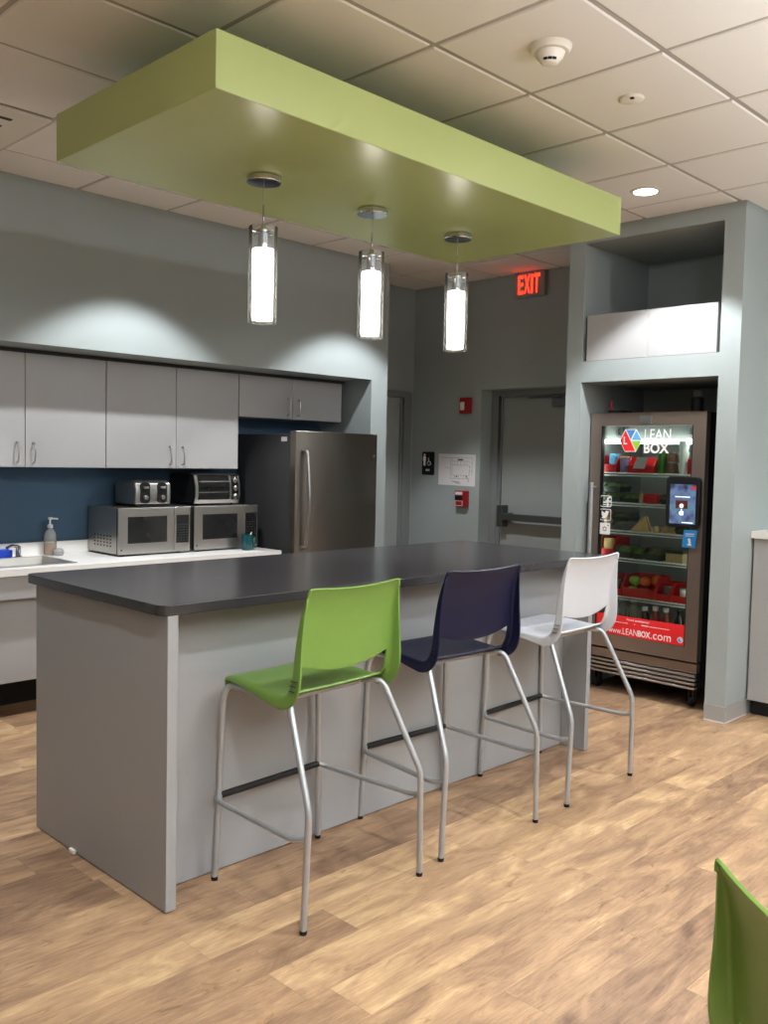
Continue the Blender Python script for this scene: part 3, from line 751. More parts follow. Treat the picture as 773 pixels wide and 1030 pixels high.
# ------------------------------------------------------------------ right counter
t = thing('base_cabinet', 'grey base cabinet beside the niche wall at the right edge', 'cabinet', (5.93, 1.5, 0))
box(5.65, XW - .002, .55, 2.325, .10, 1.115).build('body', M['lam'], t)
for k in range(3):
    y1 = 2.318 - k * .59
    d = box(5.63, 5.649, y1 - .586, y1, .10, 1.113).build('door', M['lam'], t, bevel=.0015)
    yh = y1 - .53
    MB().tube(round_path([(5.63, yh, .9), (5.602, yh, .9), (5.602, yh, 1.02), (5.63, yh, 1.02)], .012), .005, 8).build('handle', M['nickel'], d)
box(5.692, XW - .01, .56, 2.318, 0, .10).build('toe_kick', M['matte_black'], t)
tag(box(5.602, XW - .002, .53, 2.329, 1.1155, 1.160).build('worktop', M['solid_white'], loc=(5.92, 1.4, 1.1155), bevel=.003), 'white worktop on the grey cabinet at the right edge', 'worktop')

# ------------------------------------------------------------------ niche cupboard
t = thing('niche_cabinet', 'pale grey two-door cupboard set in the niche above the food cooler', 'cabinet', (5.36, 2.93, 2.24))
box(5.36, 5.85, 2.482, 3.386, 2.2405, 2.545).build('body', M['lam'], t)
for a, b in ((2.480, 2.936), (2.938, 3.386)):
    box(5.340, 5.359, a, b, 2.242, 2.543).build('door', M['lam'], t, bevel=.0012)

# ------------------------------------------------------------------ wall fittings
XS = XW
# exit sign
t = thing('exit_sign', 'grey framed exit sign with glowing red letters high on the wall', 'exit sign', (XS, 4.53, 2.915))
box(XS - .05, XS, 4.346, 4.648, 2.910, 3.112).build('housing', M['sign_grey'], t, bevel=.004)
box(XS - .052, XS - .05, 4.360, 4.634, 2.924, 3.100).build('face_plate', M['sign_grey'], t)
text_mb('E', (XS - .0522, 4.602, 2.936), .052, .152, AX_X, .003, bold=.012).build('letter', M['exit'], t)
text_mb('X', (XS - .0522, 4.543, 2.936), .060, .152, AX_X, .003, bold=.012).build('letter', M['exit'], t)
text_mb('I', (XS - .0522, 4.474, 2.936), .017, .152, AX_X, .003).build('letter', M['exit'], t)
text_mb('T', (XS - .0522, 4.448, 2.936), .060, .152, AX_X, .003, bold=.012).build('letter', M['exit'], t)
# strobe
t = thing('fire_alarm_strobe', 'red fire alarm strobe with clear lens on the grey wall', 'fire alarm', (XS, 5.17, 1.97))
box(XS - .045, XS, 5.100, 5.212, 1.968, 2.108).build('housing', M['red_dk'], t, bevel=.006)
box(XS - .062, XS - .045, 5.148, 5.192, 1.995, 2.068).build('lens', M['cup'], t, bevel=.008)
# pull station
t = thing('fire_pull_station', 'red manual fire alarm pull box below the evacuation plan', 'fire alarm', (XS, 5.18, 1.146))
box(XS - .05, XS, 5.108, 5.232, 1.146, 1.288).build('housing', M['red_dk'], t, bevel=.004)
box(XS - .053, XS - .05, 5.146, 5.222, 1.252, 1.278).build('upper_label', M['paper'], t)
box(XS - .060, XS - .05, 5.144, 5.224, 1.208, 1.242).build('pull_handle', M['black'], t, bevel=.002)
mb = MB()
for a, b, c, d in ((5.142, 5.146, 1.154, 1.20), (5.222, 5.226, 1.154, 1.20), (5.146, 5.222, 1.154, 1.158), (5.146, 5.222, 1.196, 1.20)): mb.box(XS - .0525, XS - .05, a, b, c, d)
mb.build('white_outline', M['paper'], t)
# washroom sign
t = thing('washroom_sign', 'black washroom sign with white person and wheelchair symbols', 'sign', (XS, 5.60, 1.417))
MB().prism(rrect(.146, .212, .012), (XS, 5.673, 1.416), *AX_X[:2], AX_X[2], .006).build('plate', M['black'], t)
mb = MB(); Z0 = 1.50; Yc = 5.643
def pl(poly): mb.prism(poly, (XS - .0058, Yc, Z0), *AX_X, .0015)
def disc(cx, cy, r, n=16): return [(cx + r * math.cos(2 * PI * k / n), cy + r * math.sin(2 * PI * k / n)) for k in range(n)]
pl(disc(0, .099, .010)); pl([(-.017, .086), (-.017, .044), (-.012, .044), (-.012, .05), (-.011, 0), (-.002, 0), (0, .042), (.002, 0), (.011, 0), (.012, .05), (.012, .044), (.017, .044), (.017, .086)])
mb.build('person_symbol', M['white'], t)
mb = MB(); Yc = 5.588
ring = []
for k in range(20):
    a0 = math.radians(110 + k * 13); a1 = math.radians(110 + (k + 1) * 13)
    pl([(.000 + .021 * math.cos(a0), .024 + .021 * math.sin(a0)), (.021 * math.cos(a1), .024 + .021 * math.sin(a1)), (.016 * math.cos(a1), .024 + .016 * math.sin(a1)), (.016 * math.cos(a0), .024 + .016 * math.sin(a0))])
pl(disc(-.006, .068, .006)); pl([(-.010, .060), (-.003, .060), (-.001, .034), (.014, .034), (.022, .010), (.028, .012), (.019, .040), (-.010, .040)])
mb.build('wheelchair_symbol', M['white'], t)
text_mb('MEN', (XS - .0058, 5.624, 1.452), .045, .018, AX_X, .0015, bold=.02).build('letters', M['white'], t)
# evacuation plan
t = thing('evacuation_plan', 'white printed floor plan sheet pinned to the wall beside the exit door', 'poster', (XS, 5.26, 1.33))
MB().prism([(0, 0), (.424, -.004), (.427, .275), (.0, .280)], (XS, 5.472, 1.333), *AX_X, .002).build('sheet', M['paper'], t)
mb = MB()
def ln(xa, ya, xb, yb, w=.002):
    a, b = Vector((xa, ya, 0)), Vector((xb, yb, 0)); d = (b - a).normalized(); nn = Vector((-d.y, d.x, 0)) * w / 2
    mb.prism([tuple((a - nn)[:2]), tuple((b - nn)[:2]), tuple((b + nn)[:2]), tuple((a + nn)[:2])], (XS - .0019, 5.472, 1.333), *AX_X, .0006)
for q in ((.03, .245, .39, .245), (.14, .245, .14, .06), (.14, .06, .37, .06), (.39, .245, .39, .09), (.16, .18, .36, .18), (.16, .09, .36, .09), (.16, .18, .16, .09), (.36, .18, .36, .09), (.08, .155, .14, .155),
          (.16, .245, .16, .18), (.19, .21, .19, .18), (.22, .21, .22, .18), (.26, .21, .26, .18), (.30, .21, .30, .18), (.33, .21, .33, .18), (.19, .09, .19, .06), (.235, .09, .235, .06), (.29, .09, .29, .06), (.33, .09, .33, .06),
          (.36, .20, .39, .20), (.36, .165, .39, .165), (.36, .13, .39, .13), (.16, .215, .36, .215)): ln(*q)
ln(.225, .228, .285, .228, .014); ln(.16, .035, .25, .028, .005); ln(.20, .022, .26, .018, .004); ln(.345, .075, .35, .03, .004); ln(.205, .078, .222, .078, .012); ln(.32, .078, .335, .078, .012)
mb.build('printed_lines', M['ink'], t)

# ------------------------------------------------------------------ vending cooler
XV = 5.46; VY0, VY1 = 2.578, 3.404
t = thing('vending_cooler', 'upright glass door food vending cooler with steel frame in the wall niche', 'vending cooler', (5.8, 2.99, 0))
bd = MB()
bd.box(5.52, 6.15, VY0 + .006, VY0 + .03, .13, 1.895).box(5.52, 6.15, VY1 - .03, VY1 - .006, .13, 1.895).box(5.52, 6.15, VY0 + .03, VY1 - .03, 1.84, 1.895).box(6.11, 6.15, VY0 + .03, VY1 - .03, .13, 1.84).box(5.52, 6.11, VY0 + .03, VY1 - .03, .13, .405)
bd.build('cabinet_shell', M['black'], t)
ln_ = MB()
ln_.box(5.53, 6.11, VY0 + .03, VY0 + .034, .405, 1.84).box(5.53, 6.11, VY1 - .034, VY1 - .03, .405, 1.84).box(6.104, 6.11, VY0 + .034, VY1 - .034, .405, 1.84).box(5.53, 6.104, VY0 + .034, VY1 - .034, 1.834, 1.84).box(5.53, 6.104, VY0 + .034, VY1 - .034, .405, .41)
ln_.build('liner', M['liner'], t)
# door frame with mitred corners
def mitre(o, i, z0, z1, zi0, zi1, x0, x1):
    (a, b), (c, d) = o, i
    O = [(a, z0), (b, z0), (b, z1), (a, z1)]; I = [(c, zi0), (d, zi0), (d, zi1), (c, zi1)]
    mb = MB()
    for k in range(4):
        n = (k + 1) % 4
        q = [O[k], O[n], I[n], I[k]]
        mb.prism(q, (x1, 0, 0), (0, 1, 0), (0, 0, 1), (-1, 0, 0), x1 - x0)
    return mb
GY0, GY1, GZ0, GZ1 = 2.664, 3.322, .398, 1.811
mb = mitre((VY0, VY1), (GY0, GY1), .309, 1.897, GZ0, GZ1, XV, XV + .055)
me_ = mb.build('door_frame', M['vend_steel'], t)
gl = box(XV + .012, XV + .018, GY0, GY1, GZ0, GZ1).build('door_glass', M['door_glass'], t)
mb = MB()
for q in ((GY0, GY0 + .007, GZ0, GZ1), (GY1 - .007, GY1, GZ0, GZ1)): mb.box(XV + .004, XV + .03, *q)
mb.build('gasket', M['black'], gl)
h = MB().tube([(XV - .055, 3.352, 1.428), (XV - .055, 3.352, .70)], .0145, 14)
h.tube([(XV - .055, 3.352, 1.395), (XV + .002, 3.352, 1.395)], .007, 10).tube([(XV - .055, 3.352, .73), (XV + .002, 3.352, .73)], .007, 10)
h.build('handle', M['silver'], t)
box(XV - .004, XV, 2.951, 3.038, 1.822, 1.876).build('maker_badge', M['steel'], t, bevel=.001)
# base grille
gr = MB().box(5.475, 5.52, VY0 + .006, VY1 - .006, .235, .295)
gr.build('kick_plate', M['vend_steel'], t, bevel=.002)
gr = MB()
for k in range(4): gr.box(5.465, 5.515, VY0 + .012, VY1 - .012, .130 + k * .027, .144 + k * .027)
gr.build('grille', M['nickel'], t, bevel=.002)
box(5.50, 5.518, VY0 + .012, VY1 - .012, .13, .235).build('grille_back', M['black'], t)
for x in (5.56, 6.08):
    for y in (2.645, 3.34):
        c = MB().box(x - .022, x + .022, y - .018, y - .013, .03, .128).box(x - .022, x + .022, y + .013, y + .018, .03, .128).box(x - .03, x + .03, y - .03, y + .03, .118, .129)
        cc = c.build('caster', M['yoke'], t)
        MB().lathe([(.036, -.012), (.038, 0), (.036, .012)], (x, y, .038), 20, (1, 0, 0), (0, 0, 1), (0, -1, 0)).build('wheel', M['black'], cc)
# shelves
SHZ = [1.500, 1.296, 1.106, .918, .658]
for z in SHZ:
    mb = MB()
    for x in (5.545, 6.09): mb.tube([(x, VY0 + .036, z - .006), (x, VY1 - .036, z - .006)], .004, 8)
    mb.tube([(5.543, VY0 + .036, z - .022), (5.543, VY1 - .036, z - .022)], .0035, 8)
    for k in range(24):
        y = VY0 + .042 + k * (VY1 - VY0 - .084) / 23
        mb.tube([(5.545, y, z - .003), (6.09, y, z - .003)], .0022, 6)
    mb.build('shelf', M['wire'], t)
box(5.56, 5.60, VY0 + .036, VY1 - .036, 1.694, 1.722).build('light_strip', M['led'], t)
for y in (2.72, 3.25):
    mb = MB()
    for r0, r1 in ((.044, .050), (.030, .033), (.014, .017)):
        mb.lathe([(r0, 0), (r1, 0), (r1, .004), (r0, .004), (r0, 0)], (5.598, y, 1.778), 24, (0, 1, 0), (0, 0, 1), (-1, 0, 0))
    mb.box(5.5935, 5.598, y - .047, y + .047, 1.7765, 1.7795).box(5.5935, 5.598, y - .0015, y + .0015, 1.731, 1.825)
    mb.build('fan_guard', M['grey_pl'], t)
box(5.602, 5.64, VY0 + .036, VY1 - .036, 1.724, 1.83).build('fan_panel', M['grey_pl'], t)
for y in (2.632, 3.364):
    box(5.522, 5.536, y - .005, y + .005, .43, 1.80).build('light_strip', M['side_fill'], t)  # added glowing strips tucked behind the frame to brighten the cooler interior
# decals on the glass
XD = XV + .0118
hexo = [(-.083, 0), (-.042, .075), (.040, .075), (.083, 0), (.040, -.075), (-.042, -.075)]
YC, ZC = 3.105, 1.713
flat([(x, y) for x, y in hexo], (XD, YC, ZC), AX_X, .0006).build('logo_backing', M['white'], gl)
def inset(poly, k=.90):
    cx = sum(p[0] for p in poly) / len(poly); cy = sum(p[1] for p in poly) / len(poly)
    return [(cx + (p[0] - cx) * k, cy + (p[1] - cy) * k) for p in poly]
flat(inset([hexo[0], hexo[1], (0, 0), hexo[4], hexo[5]], .92), (XD - .0006, YC, ZC), AX_X, .0006).build('logo_red', M['banner'], gl)
flat(inset([hexo[1], hexo[2], (0, 0)], .84), (XD - .0006, YC, ZC), AX_X, .0006).build('logo_blue', M['blue_d'], gl)
flat(inset([hexo[2], hexo[3], (0, 0)], .84), (XD - .0006, YC, ZC), AX_X, .0006).build('logo_light_blue', M['sky_d'], gl)
flat(inset([hexo[3], hexo[4], (0, 0)], .84), (XD - .0006, YC, ZC), AX_X, .0006).build('logo_green', M['lime_d'], gl)
text_mb('L', (XD - .0012, YC + .052, ZC - .025), .026, .05, AX_X, .0005, bold=.02).build('logo_letter', M['white'], gl)
text_mb('LEAN', (XD, 3.005, 1.720), .185, .068, AX_X, .0008).build('lettering', M['white'], gl)
text_mb('BOX', (XD, 3.008, 1.630), .180, .066, AX_X, .0008, bold=.028).build('lettering', M['white'], gl)
# social marks
def outline(w, h, r, th): 
    o = rrect(w, h, r); i = [(p[0] * (w - 2 * th) / w + th, p[1] * (h - 2 * th) / h + th) for p in o]
    return o, i
def frame_mb(c, w, h, r, th):
    o, i = outline(w, h, r, th); mb = MB(); n = len(o)
    for k in range(n):
        j = (k + 1) % n; mb.prism([o[k], o[j], i[j], i[k]], c, *AX_X, .0006)
    return mb
mb = frame_mb((XD, 3.320, 1.262), .088, .078, .012, .005)
mb.prism([(.052, .004), (.066, .004), (.066, .034), (.080, .034), (.082, .046), (.066, .046), (.066, .054), (.070, .060), (.082, .060), (.082, .072), (.066, .072), (.055, .064), (.052, .056), (.052, .046), (.042, .046), (.042, .034), (.052, .034)], (XD, 3.320, 1.262), *AX_X, .0006)
mb.build('social_mark', M['white'], gl)
mb = frame_mb((XD, 3.321, 1.169), .088, .080, .012, .005)
bird = [(.010, .018), (.024, .014), (.040, .016), (.056, .026), (.064, .042), (.068, .056), (.076, .062), (.068, .062), (.060, .068), (.050, .068), (.044, .060), (.043, .052), (.030, .056), (.016, .068), (.013, .056), (.018, .047), (.012, .047), (.018, .036), (.016, .034), (.026, .025)]
mb.prism(bird, (XD, 3.321, 1.169), *AX_X, .0006)
mb.build('social_mark', M['white'], gl)
mb = MB().prism(rrect(.084, .078, .008), (XD, 3.320, 1.075), *AX_X, .0006)
c_ = mb.build('social_mark', M['white'], gl)
mb = MB()
for k in range(8):
    a = 2 * PI * k / 8
    mb.prism([(.042 + .008 * math.cos(a - .25), .037 + .008 * math.sin(a - .25)), (.042 + .017 * math.cos(a - .2), .037 + .017 * math.sin(a - .2)), (.042 + .017 * math.cos(a + .2), .037 + .017 * math.sin(a + .2)), (.042 + .008 * math.cos(a + .25), .037 + .008 * math.sin(a + .25))], (XD - .0006, 3.320, 1.075), *AX_X, .0005)
mb.prism(disc(.068, .062, .005), (XD - .0006, 3.320, 1.075), *AX_X, .0005)
mb.build('camera_symbol', M['ink'], gl)
# banner
bn = box(XD - .0006, XD, GY0 + .006, GY1 - .004, GZ0 + .002, .535).build('banner', M['banner'], gl)
XE = XD - .0006
text_mb('www.', (XE, 3.222, .412), .104, .026, AX_X, .0006).build('lettering', M['white'], gl)
text_mb('LEAN', (XE, 3.112, .412), .110, .042, AX_X, .0006).build('lettering', M['white'], gl)
text_mb('BOX', (XE, 2.998, .412), .088, .042, AX_X, .0006, bold=.03).build('lettering', M['white'], gl)
text_mb('.com', (XE, 2.906, .412), .142, .036, AX_X, .0006).build('lettering', M['white'], gl)
text_mb('Need assistance?', (XE, 3.085, .509), .165, .014, AX_X, .0006, bold=.01).build('lettering', M['white'], gl)
mb = MB()
for y, w, hh in ((3.194, .014, .006), (3.176, .10, .003), (3.03, .008, .004), (2.975, .05, .006), (2.92, .145, .003)): box(XE - .0006, XE, y - w, y, .488, .488 + hh).build('small_print', M['white'], gl)
flat(disc(0, 0, .020, 20), (XE, 2.70, .436), AX_X, .0005).build('round_logo', M['paper'], gl)
flat([(-.015, 0), (-.008, .013), (.008, -.013), (-.008, -.013)], (XE - .0005, 2.70, .436), AX_X, .0004).build('round_logo_mark', M['blue_d'], gl)
# tablet kiosk
tb = MB().prism([(p[0], p[1]) for p in rrect(.226, .322, .028)], (XV, 2.815, 1.163), *AX_X, .034).build('tablet', M['black'], t, bevel=.006)
scr = box(XV - .0348, XV - .034, 2.612, 2.785, 1.186, 1.436).build('screen', M['screen'], tb)
XT = XV - .0348
M['screen_white'] = emission_mat('screen_white', (210, 235, 245), 1.0)
box(XT - .0006, XT, 2.650, 2.750, 1.354, 1.360).build('caption_line', M['screen_white'], tb)
box(XT - .0006, XT, 2.625, 2.70, 1.192, 1.198).build('caption_line', M['screen_white'], tb)
MB().prism(disc(.0, .0, .014), (XT, 2.705, 1.300), *AX_X, .0006).build('touch_dot', M['screen_white'], tb)
MB().prism([(-.012, -.018), (-.004, -.014), (-.004, -.002), (.004, -.002), (.004, -.014), (.016, -.016), (.013, -.042), (-.009, -.042), (-.018, -.028)], (XT, 2.705, 1.282), *AX_X, .0006).build('touch_hand', M['screen_white'], tb)
box(XT - .0004, XT, 2.664, 2.745, 1.282, 1.335).build('food_picture', M['food_pic'], tb)
flat(disc(0, 0, .013, 14), (XT, 2.625, 1.415), AX_X, .0006).build('corner_logo', M['banner'], tb)
cardp = [(0, .002), (.086, 0), (.110, .116), (.024, .113)]
cd = MB().prism(cardp, (XV - .006, 2.703, 1.036), (0, -1, 0), (-.25, 0, 1), (-1, 0, 0), .006).build('payment_card', M['card'], t)
mb = MB()
mb.prism([(.040, .014), (.068, .014), (.064, .024), (.062, .060), (.046, .060), (.048, .026), (.038, .024)], (XV - .0125, 2.703, 1.036), (0, -1, 0), (-.25, 0, 1), (-1, 0, 0), .001)
mb.prism([(.032, .086), (.092, .088), (.093, .093), (.033, .091)], (XV - .0125, 2.703, 1.036), (0, -1, 0), (-.25, 0, 1), (-1, 0, 0), .001)
mb.prism([(.030, .074), (.088, .076), (.089, .080), (.031, .078)], (XV - .0125, 2.703, 1.036), (0, -1, 0), (-.25, 0, 1), (-1, 0, 0), .001)
mb.build('card_print', M['white'], cd)

# ------------------------------------------------------------------ food inside the cooler
XF = 5.552; KY = 1.0165
def ybox(x0, x1, y0, y1, z0, z1): return box(x0, x1, y0 * KY, y1 * KY, z0, z1)
def bin_(y0, y1, z, h, label, depth=.22, lip=.5):
    """open-fronted stacking bin"""
    y0, y1 = y0 * KY, y1 * KY
    mb = MB(); th = .004; x0 = XF; x1 = XF + depth
    mb.box(x0, x1, y0, y1, z, z + th).box(x1 - th, x1, y0, y1, z + th, z + h)
    for y in (y0, y1 - th):
        mb.prism([(x0, z + th), (x1 - th, z + th), (x1 - th, z + h), (x0 + depth * .22, z + h), (x0, z + h * lip)], (0, y, 0), (1, 0, 0), (0, 0, 1), (0, 1, 0), th)
    mb.box(x0, x0 + th, y0 + th, y1 - th, z + th, z + h * lip)
    return tag(mb.build('bin', M['red'], loc=((x0 + x1) / 2, (y0 + y1) / 2, z)), label, 'bin', 'red bins in the food cooler')
def cupobj(y, z, r0, r1, h, m, label, name='cup', cat='cup', lid=None, x=XF + .05):
    y = y * KY
    t = thing(name, label, cat, (x, y, z))
    MB().lathe([(0, z), (r0, z), (r1, z + h), (r1 - .002, z + h), (0, z + h - .003)], (x, y, 0), 18).build('body', m, t)
    if lid: MB().lathe([(r1 + .001, z + h - .004), (r1 + .003, z + h), (r1, z + h + .008), (0, z + h + .009)], (x, y, 0), 18).build('lid', lid, t)
    return t
def clam(y0, y1, z, h, m, label, lid=True, depth=.16):
    y0, y1 = y0 * KY, y1 * KY
    t = thing('food_box', label, 'food box', (XF + depth / 2, (y0 + y1) / 2, z), 'food boxes in the cooler')
    x0, x1 = XF, XF + depth; i = .010
    vs = [(x0 + i, y0 + i, z), (x1 - i, y0 + i, z), (x1 - i, y1 - i, z), (x0 + i, y1 - i, z), (x0, y0, z + h * .5), (x1, y0, z + h * .5), (x1, y1, z + h * .5), (x0, y1, z + h * .5)]
    MB().add(vs, [(0, 1, 2, 3), (0, 1, 5, 4), (1, 2, 6, 5), (2, 3, 7, 6), (3, 0, 4, 7), (4, 5, 6, 7)]).build('tray', M['tray_dk'], t)
    # lumpy food
    mb = MB(); n = 7
    vs = []; fs = []
    for a in range(n):
        for b in range(n):
            e = (a in (0, n - 1)) or (b in (0, n - 1))
            vs.append((x0 + .006 + (x1 - x0 - .012) * a / (n - 1), y0 + .006 + (y1 - y0 - .012) * b / (n - 1), z + h * (.5 if e else .72 + .16 * random.random())))
    for a in range(n - 1):
        for b in range(n - 1): fs.append((a * n + b, a * n + b + 1, (a + 1) * n + b + 1, (a + 1) * n + b))
    mb.add(vs, fs, True); mb.build('food', m, t)
    if lid:
        vs = [(x0, y0, z + h * .5), (x1, y0, z + h * .5), (x1, y1, z + h * .5), (x0, y1, z + h * .5), (x0 + i, y0 + i, z + h), (x1 - i, y0 + i, z + h), (x1 - i, y1 - i, z + h), (x0 + i, y1 - i, z + h)]
        MB().add(vs, [(0, 1, 5, 4), (1, 2, 6, 5), (2, 3, 7, 6), (3, 0, 4, 7), (4, 5, 6, 7)]).build('clear_lid', M['lid'], t)
    return t
def fruit(x, y, z, r, m, label, name, cat):
    y = y * KY
    t = thing(name, label, cat, (x, y, z), 'fruit in the big red bin')
    pr = []
    for k in range(13):
        a = -PI / 2 + PI * k / 12
        rr = r * math.cos(a); zz = r * .92 * math.sin(a)
        if name == 'apple':
            if k >= 10: zz -= r * .22 * ((k - 9) / 3) ** 2
            if k <= 2: zz += r * .12 * ((3 - k) / 3)
            rr *= 1 + .06 * math.sin(a)
        pr.append((max(rr, 0), z + r * .92 + zz))
    pr[0] = (0, pr[0][1]); pr[-1] = (0, pr[-1][1])
    MB().lathe(pr, (x, y, 0), 20).build('flesh', m, t)
    if name == 'apple': MB().tube([(x, y, z + r * 1.5), (x + .004, y, z + r * 1.95)], .0018, 6).build('stem', M['stem'], t)
def bottle(y, z, r, h, m, capm, label, x=XF + .05):
    y = y * KY
    t = thing('drink_bottle', label, 'bottle', (x, y, z), 'bottles on the bottom of the cooler')
    MB().lathe([(0, z), (r, z), (r, z + h * .62), (r * .75, z + h * .76), (r * .45, z + h * .84), (r * .45, z + h * .9), (0, z + h * .9)], (x, y, 0), 18).build('body', m, t)
    MB().lathe([(r * .56, z + h * .86), (r * .56, z + h), (0, z + h)], (x, y, 0), 18).build('cap', capm, t)

z = SHZ[0]
bin_(3.205, 3.318, z, .115, 'small red bin at the left end of the top cooler shelf', lip=.45)
tag(ybox(XF + .03, XF + .12, 3.225, 3.275, z + .005, z + .125).build('snack_packet', M['sky_d'], loc=(XF + .07, 3.25, z + .005), bevel=.008), 'pale blue packet standing in the left red bin on top shelf', 'packet')
cupobj(3.165, z, .030, .034, .10, M['purple'], 'lilac printed cup between two red bins on the top shelf', lid=M['tan'])
bin_(2.925, 3.115, z, .105, 'wide red bin behind the logo on the top cooler shelf', lip=.45)
tag(MB().prism([(.0, .0), (.085, 0), (.11, .075), (.03, .075)], (XF - .004, 3.125, z + .028), *AX_X, .003).build('price_card', M['paper'], loc=(XF, 3.03, z + .028)), 'white slanted card on the wide red bin', 'card')
cupobj(2.895, z, .030, .032, .145, M['green_juice'], 'green drink tub beside the wide red bin on top shelf', 'drink_tub', 'tub', lid=M['clear_pl'])
cupobj(2.826, z, .030, .033, .068, M['cookie'], 'brown snack tub at the bottom of its pair on top shelf', 'snack_tub', 'tub', lid=M['clear_pl'])
cupobj(2.826, z + .0775, .029, .032, .060, M['cookie'], 'brown snack tub stacked on another on the top shelf', 'snack_tub', 'tub', lid=M['clear_pl'])
cupobj(2.775, z, .018, .020, .12, M['cookie'], 'narrow brown snack tub beside the white cups on top shelf', 'snack_tub', 'tub', lid=M['clear_pl'])
cupobj(2.735, z, .025, .034, .072, M['cup'], 'white paper cup lowest of the stack of three', 'paper_cup', 'cup', x=XF + .03)
cupobj(2.735, z + .0722, .026, .035, .070, M['cup'], 'white paper cup in the middle of the stack of three', 'paper_cup', 'cup', x=XF + .03)
cupobj(2.735, z + .1424, .027, .037, .070, M['cup'], 'white paper cup on top of the stack of three', 'paper_cup', 'cup', x=XF + .03)
bin_(2.640, 2.694, z, .105, 'narrow red bin at the right end of the top cooler shelf', lip=.9)
z = SHZ[1]
clam(3.165, 3.30, z, .070, M['leaf'], 'green salad box at the left of the second shelf, lower of two')
clam(3.165, 3.30, z + .0705, .065, M['leaf'], 'green salad box stacked on another on the second shelf')
clam(3.03, 3.150, z, .060, M['leaf'], 'flat green salad box in the middle of the second shelf')
tag(ybox(XF, XF + .10, 2.90, 3.00, z, z + .066).build('snack_packet', M['red'], loc=(XF + .05, 2.95, z), bevel=.015), 'red snack packet on the second shelf beside the tablet', 'packet')
tag(ybox(XF, XF + .06, 3.003, 3.024, z, z + .07).build('snack_packet', M['tan'], loc=(XF + .03, 3.01, z), bevel=.006), 'slim tan packet left of the red packet on second shelf', 'packet')
clam(2.74, 2.88, z, .065, M['meal'], 'dark food box behind the tablet on the second shelf')
z = SHZ[2]
t = thing('wrap_roll', 'brown wrap sandwich standing at the left of the third shelf', 'wrap', (XF + .05, 3.318, z))
MB().lathe([(0, z), (.034, z), (.037, z + .02), (.036, z + .115), (.030, z + .125), (0, z + .126)], (XF + .05, 3.318, 0), 16).build('tortilla', M['wrap'], t)
MB().lathe([(.0375, z + .03), (.0385, z + .035), (.0378, z + .08), (.037, z + .085)], (XF + .05, 3.318, 0), 16).build('label_band', M['tan'], t)
for k, (yy, lab) in enumerate(((3.14, 'dark food tray left of the sandwich, lower of two'), )):
    clam(3.095, 3.225, z, .06, M['meal'], 'dark food tray beside the brown wrap, lower of its pair')
    clam(3.095, 3.225, z + .0605, .055, M['meal'], 'dark food tray beside the brown wrap, upper of its pair')
t = thing('sandwich', 'wedge sandwich in a clear pack on the third cooler shelf', 'sandwich', (XF + .05, 3.0, z))
tri = [(3.135, z + .002), (2.995, z + .002), (3.03, z + .105)]
for dx, mm, nm in ((.004, 'bread', 'bread_slice'), (.022, 'filling', 'filling'), (.036, 'bread', 'bread_slice')):
    MB().prism(tri, (XF + dx, 0, 0), (0, 1, 0), (0, 0, 1), (1, 0, 0), .0135 if mm == 'filling' else .0165).build(nm, M[mm], t, bevel=.003)
for k, lab in enumerate(('left', 'middle', 'right')):
    y = 2.955 - k * .058
    t = thing('bread_roll', lab + ' one of three small pale rolls beside the sandwich', 'bread roll', (XF + .04, y, z), 'small rolls on the third shelf')
    MB().lathe([(0, z), (.022, z), (.026, z + .012), (.022, z + .03), (.012, z + .04), (0, z + .042)], (XF + .04, y, 0), 16).build('crumb', M['bread'], t)
clam(2.66, 2.765, z, .05, M['meal'], 'low food tray at the right end of the third shelf')
z = SHZ[3]
bin_(3.20, 3.318, z, .13, 'red bin holding a tan packet on the fourth cooler shelf', lip=.4)
tag(ybox(XF + .012, XF + .05, 3.215, 3.285, z + .005, z + .125).build('snack_packet', M['bread'], loc=(XF + .03, 3.25, z + .005), bevel=.01), 'tan packet standing in the red bin on the fourth shelf', 'packet')
clam(3.075, 3.19, z, .085, M['leaf'], 'dark green meal tray nearest the red bin on fourth shelf')
clam(2.985, 3.065, z, .075, M['leaf'], 'small dark green meal tray second from the red bin')
clam(2.845, 2.975, z, .085, M['meal'], 'wide dark meal tray under the middle of the fourth shelf group', True)
t = thing('meal_carton', 'tan carton with black lid at the right of the fourth shelf', 'carton', (XF + .06, 2.76, z))
ybox(XF, XF + .12, 2.70, 2.82, z, z + .06).build('box', M['tan'], t, bevel=.004)
ybox(XF - .002, XF + .122, 2.698, 2.822, z + .0602, z + .085).build('lid', M['tray_dk'], t, bevel=.003)
z = SHZ[4]
bin_(3.235, 3.318, z, .125, 'red bin with a clear bag at the left of the fruit shelf', lip=.55)
tag(MB().lathe([(0, z + .006), (.026, z + .008), (.032, z + .06), (.034, z + .12), (.02, z + .15), (0, z + .152)], (XF + .06, 3.33, 0), 14).build('snack_bag', M['leaf'], loc=(XF + .06, 3.275, z + .006)), 'clear bag of greens in the leftmost fruit shelf bin', 'bag')
bin_(3.135, 3.230, z, .125, 'red bin with dark bottles left of the fruit bin', lip=.35)
for k in range(2):
    cupobj(3.205 - k * .045, z + .0045, .018, .018, .10, M['dark_liquid'], ('left' if k == 0 else 'right') + ' dark tub in the red bin beside the fruit', 'snack_tub', 'tub', lid=M['black'], x=XF + .045)
bin_(2.885, 3.125, z, .145, 'large red bin full of apples and oranges', lip=.42)
fx = XF + .05
fruit(fx, 3.070, z + .006, .036, M['apple_g'], 'green apple at the bottom front of the fruit bin', 'apple', 'apple')
fruit(fx + .016, 3.066, z + .070, .038, M['apple_g'], 'green apple on top of another green apple', 'apple', 'apple')
